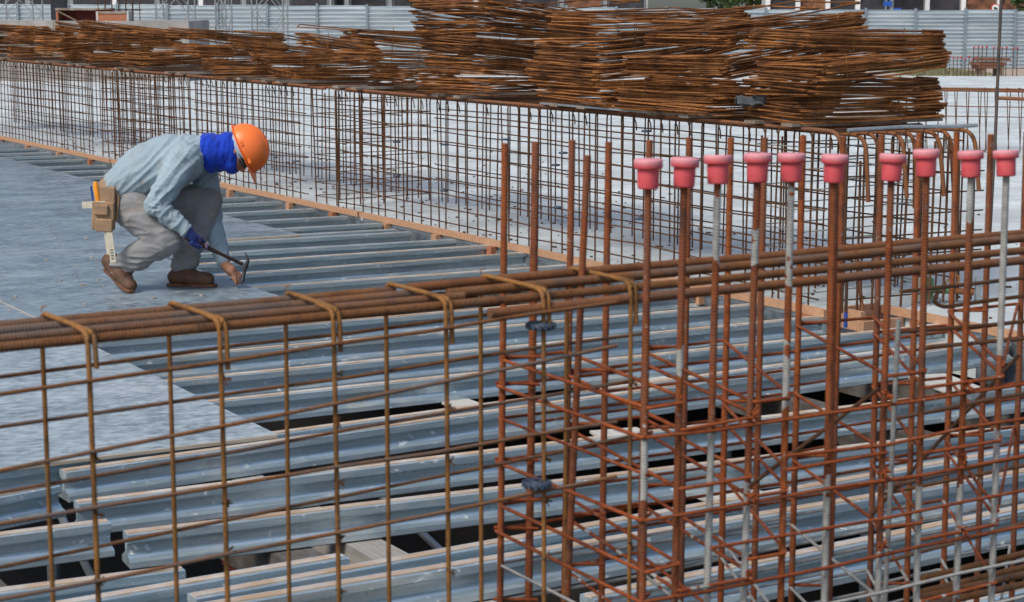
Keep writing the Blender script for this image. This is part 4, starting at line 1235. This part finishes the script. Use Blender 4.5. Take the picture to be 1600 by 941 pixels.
def mb_ell(mb, c, ax, rx, ry, rz, seg=24, rings=14):
    c = Vector(c); vs = []; fs = []
    for i in range(rings + 1):
        th = math.pi * i / rings
        for k in range(seg):
            ph = 2 * math.pi * k / seg
            vs.append(c + ax[0] * rx * math.sin(th) * math.cos(ph) + ax[1] * ry * math.sin(th) * math.sin(ph) + ax[2] * rz * math.cos(th))
    for i in range(rings):
        for k in range(seg): fs.append((i * seg + k, (i + 1) * seg + k, (i + 1) * seg + (k + 1) % seg, i * seg + (k + 1) % seg))
    mb.add(vs, fs, None, True)
def mb_loft(mb, path, seg=24):
    """path: (point, in-plane radius, depth radius); sections span the picture-plane normal and world Y"""
    pts = [Vector(p[0]) for p in path]; n = len(pts); vs = []
    for i, (p, r, rd) in enumerate(path):
        t = (pts[min(i + 1, n - 1)] - pts[max(i - 1, 0)]).normalized()
        yd = Vector((0, 1, 0)); nx = yd.cross(t).normalized(); dp = t.cross(nx)
        for k in range(seg):
            q = 2 * math.pi * k / seg; vs.append(Vector(p) + nx * r * math.cos(q) + dp * rd * math.sin(q))
    fs = [tuple(range(seg))[::-1], tuple(range((n - 1) * seg, n * seg))]
    for i in range(n - 1):
        for k in range(seg): fs.append((i * seg + k, i * seg + (k + 1) % seg, (i + 1) * seg + (k + 1) % seg, (i + 1) * seg + k))
    mb.add(vs, fs, None, True)
def skin(mb, name, mat, voxel=.008, smooth=6, disp=None, parent=person):
    o = mb.build(name, mat, None, pog)
    r = o.modifiers.new('r', 'REMESH'); r.mode = 'VOXEL'; r.voxel_size = voxel; r.use_smooth_shade = True
    s = o.modifiers.new('s', 'SMOOTH'); s.factor = .5; s.iterations = smooth
    dg = bpy.context.evaluated_depsgraph_get(); dg.update()
    me = bpy.data.meshes.new_from_object(o.evaluated_get(dg), depsgraph=dg)
    o.modifiers.clear(); o.data = me; me.name = name
    if not me.materials: me.materials.append(mat)
    if disp:
        me.update(); nr = [v.normal.copy() for v in me.vertices]
        for v, q in zip(me.vertices, nr): v.co = v.co + q * disp(v.co + pog)
    for p in me.polygons: p.use_smooth = True
    me.update()
    o.parent = parent; o.location = pog - parent.location
    return o
def pxof(p):
    d = p - EYE; s_ = d.x / (d.y * math.cos(PITCH) - d.z * math.sin(PITCH)) * FPX + 800
    return s_
X, Yv, Z = Vector((1, 0, 0)), Vector((0, 1, 0)), Vector((0, 0, 1))

# --- limb key points
hipN, kneeN, ankN = Wp(208, 322, -.10), Wp(259, 374, -.17), Wp(190, 416, -.10)
hipF, kneeF, ankF = Wp(228, 315, .10), Wp(324, 314, .15), Wp(288, 412, .10)
shN, elN, wrN = Wp(293, 247, -.17), Wp(243, 320, -.24), Wp(294, 363, -.22)
shF, elF, wrF = Wp(318, 262, .17), Wp(331, 345, .22), Wp(350, 412, .06)
hdF, hdU = Vector((.45, 0, -.89)), Vector((.89, 0, .45))           # face direction and crown direction
hdF.normalize(); hdU.normalize()
headC = Wp(371, 237, 0)

# --- continuous body under the clothes
mb = MB()
mb_loft(mb, [(Wp(188, 322), .09, .12), (Wp(205, 292), .115, .135), (Wp(240, 262), .13, .15), (Wp(280, 250), .13, .165), (Wp(308, 241), .10, .165), (Wp(326, 236), .06, .075)])
mb_cone(mb, Wp(312, 240), Wp(352, 240), .062, .058)
for (h, k, a, r) in ((hipN, kneeN, ankN, (.092, .064, .042)), (hipF, kneeF, ankF, (.092, .064, .042))):
    mb_cone(mb, h, k, r[0], r[1]); mb_cone(mb, k, a, r[1], r[2])
for (s, e, w, q) in ((shN, elN, wrN, 0), (shF, elF, wrF, 1)):
    mb_cone(mb, s, e, .056, .044); mb_cone(mb, e, w, .044, .030)
mb_ell(mb, headC, (hdF, Yv, hdU), .102, .078, .112)
mb_ell(mb, headC - hdU * .055 + hdF * .035, (hdF, Yv, hdU), .072, .060, .075)       # jaw
nose = headC + hdF * .108 - hdU * .025
mb_cone(mb, nose + hdU * .035 - hdF * .014, nose + hdF * .004, .009, .0145, 10)
mb_cone(mb, nose - hdF * .006 + Yv * .012, nose - hdF * .012 - Yv * .012, .010, .010, 8)
lips = headC + hdF * .092 - hdU * .062
mb_cone(mb, lips - Yv * .018 , lips + Yv * .018, .009, .009, 8)
mb_cone(mb, lips - hdU * .013 - Yv * .014, lips - hdU * .013 + Yv * .014, .009, .009, 8)
for s in (-1, 1):
    mb_ell(mb, headC + hdF * .080 + hdU * .012 + Yv * s * .032, (hdF, Yv, hdU), .014, .014, .012, 10, 8)
    mb_ell(mb, headC + Yv * s * .080 - hdU * .01 - hdF * .008, (hdF, Yv, hdU), .020, .010, .031, 12, 8)
# bare left hand on the sheet edge pinching a nail; gloved right hand closed on the hammer grip
def hand(mb, wrist, palm_c, fdirs, thumb, r=.0088, palm=(.043, .024, .046), ax=None):
    mb_cone(mb, wrist, palm_c, .029, .034, 14)
    mb_ell(mb, palm_c, ax, palm[0], palm[1], palm[2], 16, 10)
    for pts in fdirs:
        for i in range(len(pts) - 1):
            k = r * (1 - .07 * i); mb_cone(mb, pts[i], pts[i + 1], k, k * .93, 10)
    for i in range(len(thumb) - 1):
        k = .0108 * (1 - .06 * i); mb_cone(mb, thumb[i], thumb[i + 1], k, k * .95, 10)
pc = Wp(361, 423, .01)
fw = (Wp(381, 436, 0) - Wp(350, 412, .05)).normalized()
hx = fw; hz_ = (Z - hx * Z.dot(hx)).normalized(); hy = hz_.cross(hx)
fing = []
for k, (dy, l0, dn) in enumerate(((-.037, .034, .5), (-.012, .040, .7), (.012, .036, .85), (.035, .028, .95))):
    b0 = pc + hx * .030 + hy * (-dy) * 1.0 + hz_ * .006
    b1 = b0 + hx * l0 * .95 - hz_ * .006
    b2 = b1 + hx * .020 - hz_ * .020 * dn
    b3 = b2 + hx * .006 - hz_ * .018
    fing.append([b0, b1, b2, b3])
th = [pc + hx * .0 - hy * -.028 - hz_ * .012 - Yv * .02, pc + hx * .034 - Yv * .040 - hz_ * .024, pc + hx * .060 - Yv * .030 - hz_ * .034, pc + hx * .074 - Yv * .020 - hz_ * .040]
hand(mb, wrF, pc, fing, th, .0082, (.044, .038, .024), (hx, hy, hz_))
gp = Wp(307, 379, -.20); hdir = (Wp(376, 411, -.04) - Wp(312, 381, -.20)).normalized()
gz = (Z - hdir * Z.dot(hdir)).normalized(); gy = gz.cross(hdir)
def grip(mb, extra=0.0):
    fing = []
    for k in range(4):
        c = gp + hdir * (-.034 + .021 * k) + gz * .0
        l = [.9, 1.0, 1.05, .95][k]
        loop = []
        for q in (100, 40, -25, -90, -150):
            rr = (.026 + (.006 if q == 100 else 0)) * l
            loop.append(c - gy * (math.cos(R(q)) * rr * -1) * 1 + gz * math.sin(R(q)) * rr)
        fing.append(loop)
    th = [gp + hdir * .020 + gz * .028 + gy * .02, gp + hdir * .048 + gz * .026 + gy * .008, gp + hdir * .060 + gz * .012 - gy * .016, gp + hdir * .062 - gz * .004 - gy * .026]
    hand(mb, wrN, gp + gz * .022 + gy * .010 - hdir * .004, fing, th, .0098 + extra, (.045 + extra, .026 + extra, .030 + extra), (hdir, gy, gz))
grip(mb)
skin(mb, 'body', M['skin'], .0048, 2)
# glove over the right hand
mb = MB(); grip(mb, .0028); mb_cone(mb, wrN.lerp(gp, -.15), wrN.lerp(gp, .5), .039, .037, 16)
skin(mb, 'glove', M['glove'], .0045, 2)

# --- shirt
def nz(p, s, seed=0): return mnoise.noise(Vector((p.x * s[0] + seed, p.y * s[1], p.z * s[2])))
def shirt_d(p):
    q = p - pog
    a = .7 * (q.x + q.z); c = .7 * (q.x - q.z)          # along and across the back
    w = abs(nz(Vector((a * 5.0, q.y * 5, c * 24)), (1, 1, 1), 3)) * -.018 + .004
    el = max(0, 1 - (p - elN).length / .20); w += abs(nz(Vector((q.x * 30, q.y * 9, q.z * 30)), (1, 1, 1), 9)) * -.026 * el
    ar = max(0, 1 - (p - shN).length / .22); w += abs(nz(Vector((a * 34, q.y * 8, c * 8)), (1, 1, 1), 14)) * -.020 * ar
    wa = max(0, 1 - (p - Wp(190, 300)).length / .26); w += abs(nz(Vector((a * 11, q.y * 14, c * 36)), (1, 1, 1), 19)) * -.022 * wa
    w += nz(p, (55, 55, 55), 2) * .0016
    return w
mb = MB()
mb_loft(mb, [(Wp(176, 300), .115, .165), (Wp(186, 296), .125, .175), (Wp(206, 282), .155, .19), (Wp(238, 264), .178, .20), (Wp(274, 251), .168, .205), (Wp(300, 243), .135, .195), (Wp(318, 238), .105, .13), (Wp(327, 236), .09, .095)])
mb_cone(mb, shN + Vector((-.01, 0, .0)), elN, .092, .074); mb_cone(mb, elN, elN.lerp(wrN, .55), .074, .060); mb_cone(mb, elN.lerp(wrN, .5), wrN.lerp(elN, .10), .061, .045)
mb_cone(mb, Wp(290, 250, -.12), shN, .12, .095)
mb_cone(mb, Wp(300, 250, .12), shF, .11, .09)
mb_cone(mb, shF, elF, .088, .070); mb_cone(mb, elF, wrF.lerp(elF, .08), .068, .046)
shirt = skin(mb, 'shirt', M['shirt'], .006, 9, shirt_d)
mb = MB()                                               # cuff of the near sleeve
mb.tube([wrN.lerp(elN, .10), wrN.lerp(elN, .03)], .046, 20, caps=False)
skin_c = mb.build('cuff', M['shirt'], shirt, pog); skin_c.location = (0, 0, 0)
sd = skin_c.modifiers.new('t', 'SOLIDIFY'); sd.thickness = .005

# --- trousers
def trouser_d(p):
    q = p - pog
    w = abs(nz(Vector((q.x * 9, q.y * 9, q.z * 9)), (1, 1, 1), 5)) * -.014 + .003
    w += abs(nz(Vector((q.x * 8, q.y * 6, q.z * 26)), (1, 1, 1), 8)) * -.022 * (1.3 if q.z < .22 else .6) + .004
    w += nz(p, (60, 60, 60), 2) * .0015
    return w
mb = MB()
mb_loft(mb, [(Wp(176, 340), .06, .12), (Wp(184, 325), .125, .165), (Wp(200, 303), .145, .172), (Wp(212, 290), .14, .165)])
mb_cone(mb, hipN + Vector((0, 0, -.015)), kneeN, .125, .100, 22); mb_cone(mb, kneeN, kneeN.lerp(ankN, .55), .100, .085, 22)
mb_cone(mb, kneeN.lerp(ankN, .5), ankN, .088, .074, 20)
mb_cone(mb, hipF, kneeF, .125, .092, 22); mb_cone(mb, kneeF, kneeF.lerp(ankF, .5), .092, .086, 22); mb_cone(mb, kneeF.lerp(ankF, .45), ankF, .086, .082, 20)
skin(mb, 'trousers', M['trouser'], .006, 8, trouser_d)

# --- boots
def boot(pts, sole_pts, nm='boot'):
    mb = MB()
    for (a, c, r0, r1) in pts: mb_cone(mb, a, c, r0, r1, 18)
    bt = skin(mb, nm, M['boot'], .007, 4, lambda p: nz(p, (30, 30, 30), 1) * .004)
    mb = MB()
    a, c, w0, w1, h = sole_pts
    d = (c - a); Ls = d.length; d.normalize(); side = d.cross(Vector((0, 0, 1))).normalized(); up = side.cross(d)
    prof = [(-.02, .6), (0, .85), (.06, .95), (.35, .78), (.6, 1.0), (.85, .98), (.97, .70), (1.02, .35)]
    top = []; n = len(prof)
    ring = [(t, w) for t, w in prof] + [(t, -w) for t, w in prof[::-1]]
    vs = []
    for lev in (0, 1):
        for (t, w) in ring: vs.append(a + d * Ls * t + side * w * (w0 + (w1 - w0) * t) + up * (h * lev))
    m = len(ring)
    mb.add(vs, [tuple(range(m))[::-1], tuple(range(m, 2 * m))] + [(i, (i + 1) % m, m + (i + 1) % m, m + i) for i in range(m)], None, False)
    s = mb.build('sole', M['sole'], bt, pog); s.location = (0, 0, 0)
    bv = s.modifiers.new('b', 'BEVEL'); bv.width = .006; bv.segments = 2
g = lambda px, dy, z: Vector((Wp(px, 450, dy).x, Y0 + dy, z))
hl, bl, tp = g(262, .09, .035), g(305, .06, .05), g(330, .04, .042)
boot([(ankF + Vector((0, 0, -.0)), Vector((ankF.x - .01, ankF.y, .08)), .062, .060), (Vector((ankF.x - .055, Y0 + .09, .056)), g(300, .07, .056), .050, .052), (g(290, .07, .060), g(325, .05, .044), .056, .043)],
     (g(263, .082, .001), g(338, .045, .001), .036, .042, .017))
# near boot: heel raised, toes toward the camera
tN = g(203, -.20, .045); hN = Wp(172, 408, -.02)
boot([(ankN, hN.lerp(ankN, .3), .060, .058), (hN, hN.lerp(tN, .6), .052, .056), (hN.lerp(tN, .5), tN, .056, .043)],
     (hN + Vector((-.022, .02, -.062)), tN + Vector((.010, -.03, -.043)), .036, .042, .022))

# --- helmet
bmid = Wp(380, 234, 0)
hf, hu = Vector((37, 0, -84)).normalized(), Vector((84, 0, 37)).normalized()
mb = MB(); seg, rings = 40, 14; vs = []
for i in range(rings + 1):
    th_ = math.pi / 2 * i / rings
    for k in range(seg):
        ph = 2 * math.pi * k / seg
        r = math.cos(th_) ** .85 if i < rings else 0
        lx = .153 * r; ly = .122 * r
        zz = .152 * math.sin(th_)
        cx, sy = math.cos(ph), math.sin(ph)
        rid = .006 * max(0, 1 - abs(sy * r) / .16) * (1 if r > .05 else 0)          # central ridge
        vs.append(bmid + hf * (cx * lx) + Yv * (sy * ly) + hu * (zz + rid))
fs = [(i * seg + k, i * seg + (k + 1) % seg, (i + 1) * seg + (k + 1) % seg, (i + 1) * seg + k) for i in range(rings) for k in range(seg)]
mb.add(vs, fs, None, True)
helmet = mb.build('helmet', M['orange'], person, pog)
sd = helmet.modifiers.new('t', 'SOLIDIFY'); sd.thickness = .003
mb = MB(); vs = []                                       # brim with visor
for j in range(4):
    t_ = j / 3
    for k in range(seg):
        ph = 2 * math.pi * k / seg; cx, sy = math.cos(ph), math.sin(ph)
        ext = .014 + (.050 * max(0, cx) ** 2.2)
        vs.append(bmid + hf * cx * (.152 + ext * t_) + Yv * sy * (.121 + (.014 + .0 * cx) * t_) + hu * (.004 - .020 * t_ * (max(0, cx) ** 2) * (1) - .004 * t_ + .006 * t_ * abs(sy) * max(0, cx)))
fs = [(j * seg + k, j * seg + (k + 1) % seg, (j + 1) * seg + (k + 1) % seg, (j + 1) * seg + k) for j in range(3) for k in range(seg)]
mb.add(vs, fs, None, True); br = mb.build('brim', M['orange'], helmet, pog); br.location = (0, 0, 0)
sd = br.modifiers.new('t', 'SOLIDIFY'); sd.thickness = .004
mb = MB()
for k in range(5):                                       # raised ribs on the shell
    off = (-2 + k) * .032; pts = []
    if k in (0, 4): continue
    for q in range(13):
        th_ = R(12 + 156 * q / 12); cx = math.cos(th_); r = math.sqrt(max(0, 1 - (off / .122) ** 2))
        pts.append(bmid + hf * (cx * .150 * r) + Yv * off + hu * (.152 * math.sin(th_) ** .9 * r + .002))
    mb.tube(pts, .006, 6)
o = mb.build('shell_rib', M['orange'], helmet, pog); o.location = (0, 0, 0)
for (a, c) in ((-.04, .025), (.075, .022)):              # side slots
    q = bmid + hf * a + hu * c + Yv * -.121 * math.sqrt(max(0, 1 - (a / .153) ** 2))
    o = MB().box(q, .030, .014, .018, (hf, Yv, hu)).build('side_clip', M['orange'], helmet, pog); o.location = (0, 0, 0)
# --- liner, balaclava, glasses
mb = MB(); mb_ell(mb, headC + hdU * .036 - hdF * .004, (hf, Yv, hu), .110, .096, .070)
skin(mb, 'cap_liner', M['liner'], .007, 3)
mb = MB()
mb_ell(mb, headC - hdU * .034 - hdF * .030, (hdF, Yv, hdU), .110, .092, .100)
mb_ell(mb, headC - hdU * .070 + hdF * .038, (hdF, Yv, hdU), .072, .072, .062)
mb_loft(mb, [(Wp(316, 242), .085, .095), (Wp(322, 240), .120, .128), (Wp(331, 240), .124, .124), (Wp(343, 240), .110, .105), (Wp(352, 240), .10, .095)])
skin(mb, 'balaclava', M['blue'], .007, 3, lambda p: abs(nz(Vector((p.x * 34, p.y * 14, p.z * 9)), (1, 1, 1), 4)) * -.016 + .005 + nz(p, (50, 50, 50), 1) * .002)
mb = MB()
for s in (-1, 1): mb_ell(mb, headC + hdF * .098 + hdU * .012 + Yv * s * .036, (hdF, Yv, hdU), .012, .034, .022, 16, 10)
for s in (-1, 1): mb_ell(mb, headC + hdF * .070 + hdU * .012 + Yv * s * .074, (hdF, Yv, hdU), .035, .010, .019, 14, 8)
mb.tube([headC + hdF * .075 + hdU * .016 - Yv * .08, headC + hdU * .014 - Yv * .086 + hdF * .01], .004, 6)
mb.tube([headC + hdF * .075 + hdU * .016 + Yv * .08, headC + hdU * .014 + Yv * .086 + hdF * .01], .004, 6)
mb.build('sunglasses', M['glass'], person, pog)
# --- belt and pouch
mb = MB(); vs = []; ctr = Wp(190, 310); bt_t = (Wp(215, 285) - Wp(175, 325)).normalized(); nx = Yv.cross(bt_t).normalized()
for k in range(36):
    q = 2 * math.pi * k / 36
    for j in (-1, 1): vs.append(ctr + nx * .158 * math.cos(q) + Yv * .188 * math.sin(q) + bt_t * (.024 * j))
fs = [(2 * k, 2 * k + 1, (2 * k + 3) % 72, (2 * k + 2) % 72) for k in range(36)]
mb.add(vs, fs, None, True); o = mb.build('tool_belt', M['leather'], person, pog)
sd = o.modifiers.new('t', 'SOLIDIFY'); sd.thickness = .006; belt = o
pax = (Vector((1, 0, -.05)).normalized(), Vector((0, 1, 0)), Vector((.05, 0, 1)).normalized())
def pouch(px, py, w, h, d, dy, mat=M['leather'], nm='pouch'):
    q = Wp(px, py, dy); o = MB().box(q, w / KW, d, h / KW, pax).build(nm, mat, belt, pog); o.location = (0, 0, 0)
    bv = o.modifiers.new('b', 'BEVEL'); bv.width = .008; bv.segments = 3
    return o
pouch(168, 312, 24, 40, .035, -.215); pouch(162, 337, 34, 44, .06, -.225); pouch(163, 352, 26, 20, .035, -.262); pouch(158, 328, 22, 16, .03, -.265)
mb = MB(); mb.tube(bend([Wp(180, 296, -.20), Wp(186, 310, -.205), Wp(182, 345, -.21)], .03, 5), .008, 6); o = mb.build('strap', M['leather'], belt, pog); o.location = (0, 0, 0)

# --- things in the pouch and in the hands
q0, q1 = Wp(149, 284, -.225), Wp(154, 322, -.225)
t = thing('orange_handled_tool', 'orange handled tool sticking up from the worker tool pouch', 'hand tool', q1); 
MB().tube([q0, q0.lerp(q1, .15), q0.lerp(q1, .8), q1], [.012, .017, .015, .010], 12).build('grip', M['yellow'], t, q1)
MB().tube([q1, q1 + (q1 - q0) * .5], .005, 8).build('shaft', M['toolsteel'], t, q1)
q0, q1 = Wp(142, 291, -.20), Wp(146, 320, -.20)
tag(MB().tube([q0, q1], .0055, 8).build('blue_pencil', M['bluepipe'], None, q1), 'thin dark blue pencil in the worker tool pouch', 'pencil')
q = Wp(147, 320, -.245); t = thing('wooden_square', 'pale wooden try square stuck sideways in the worker tool pouch', 'try square', q)
MB().box(q, 36 / KW, .014, 10 / KW, (Vector((1, 0, .03)), Yv, Vector((-.03, 0, 1)))).build('stock', M['rule'], t, q)
MB().box(q + Vector((14 / KW, .012, -16 / KW)), 7 / KW, .004, 30 / KW, pax).build('blade', M['steelpale'], t, q)
q = Wp(174, 386, -.27); t = thing('folding_rule', 'white folding rule hanging from the worker tool pouch', 'folding rule', q)
rax = (Vector((1, 0, .10)).normalized(), Yv, Vector((-.10, 0, 1)).normalized())
MB().box(q, 9 / KW, .008, 48 / KW, rax).build('leaf', M['rule'], t, q)
MB().box(q + Vector((-6 / KW, .008, 6 / KW)), 7 / KW, .006, 36 / KW, rax).build('leaf', M['rule'], t, q)
mb = MB()
for k in range(4): mb.box(q + rax[2] * ((-18 + 4.5 * k) / KW) - Yv * .005, 4 / KW, .003, 1.2 / KW, rax)
mb.build('tick_marks', M['black'], t, q)
# hammer
h0 = gp - hdir * .075; h1 = Wp(379, 413, -.035)
t = thing('claw_hammer', 'dark claw hammer held in the worker gloved hand', 'hammer', h0)
MB().tube([h0, gp, gp + hdir * .07, h1.lerp(gp, .5), h1], [.015, .014, .0145, .0105, .011], 12).build('handle', M['handle'], t, h0)
mb = MB()
ha = Wp(379, 440, -.03); hc = Wp(383, 395, -.04)
mb.tube(bend([Wp(378, 442, -.03), Wp(380, 428, -.033), Wp(384, 414, -.036)], .01, 3), [.013] * 2 + [.014] * 4, 12) if False else None
mb.tube([Wp(378, 441, -.03), Wp(379, 436, -.03), Wp(380, 434, -.03), Wp(382, 424, -.033), Wp(384, 416, -.035)], [.0135, .0140, .010, .0105, .015], 12)
for s in (-1, 1):
    mb.tube([Wp(384, 417, -.035), Wp(387.5, 408, -.036 + s * .008), Wp(386.5, 401, -.036 + s * .011), Wp(382, 394, -.036 + s * .013)], [.013, .0105, .007, .002], 8)
mb.build('head', M['toolsteel'], t, h0)
q = Wp(377, 443, -.025)
mb = MB(); mb.tube([q + Vector((0, 0, -.012)), q + Vector((0, 0, .045))], .0018, 6); mb.lathe([(.0, .045), (.005, .045), (.005, .048), (.0, .048)], 8, q)
tag(mb.build('nail', M['toolsteel'], None, q), 'small nail under the worker fingers at the sheet edge', 'nail')

# small bits of debris on the sheets
rg = random.Random(77); mb = MB()
for k in range(90):
    u, v = rg.uniform(-5.4, -2.4), rg.uniform(2.2, 8); s = rg.uniform(.004, .014)
    mb.box(P(u, v, .001 + s * .3), s * rg.uniform(1, 3), s, s * .6, (Vector((math.cos(k), math.sin(k), 0)), Vector((-math.sin(k), math.cos(k), 0)), Z))
tag(mb.build('sawdust_debris', M['plyedge']), 'scattered wood chips on the plywood sheets', 'debris', None, 'stuff')

# loose grit and chips lying on the slab near the wall
rg = random.Random(78); mb = MB()
for k in range(900):
    v = rg.uniform(-4, 16); u = (W + .1 + abs(rg.gauss(0, 1.6))) if rg.random() < .6 else rg.uniform(.02, W) if v > 0 else .5 + abs(rg.gauss(0, 1.2))
    if v < 0 and u < .5: u = .6
    q = rg.uniform(.004, .018); a = rg.uniform(0, 6.28)
    mb.box(P(u, v, q * .3), q * rg.uniform(1, 2.4), q, q * .6, (Vector((math.cos(a), math.sin(a), 0)), Vector((-math.sin(a), math.cos(a), 0)), Z))
tag(mb.build('grit', M['rust_far']), 'dark grit and chips scattered on the pale slab', 'debris', None, 'stuff')
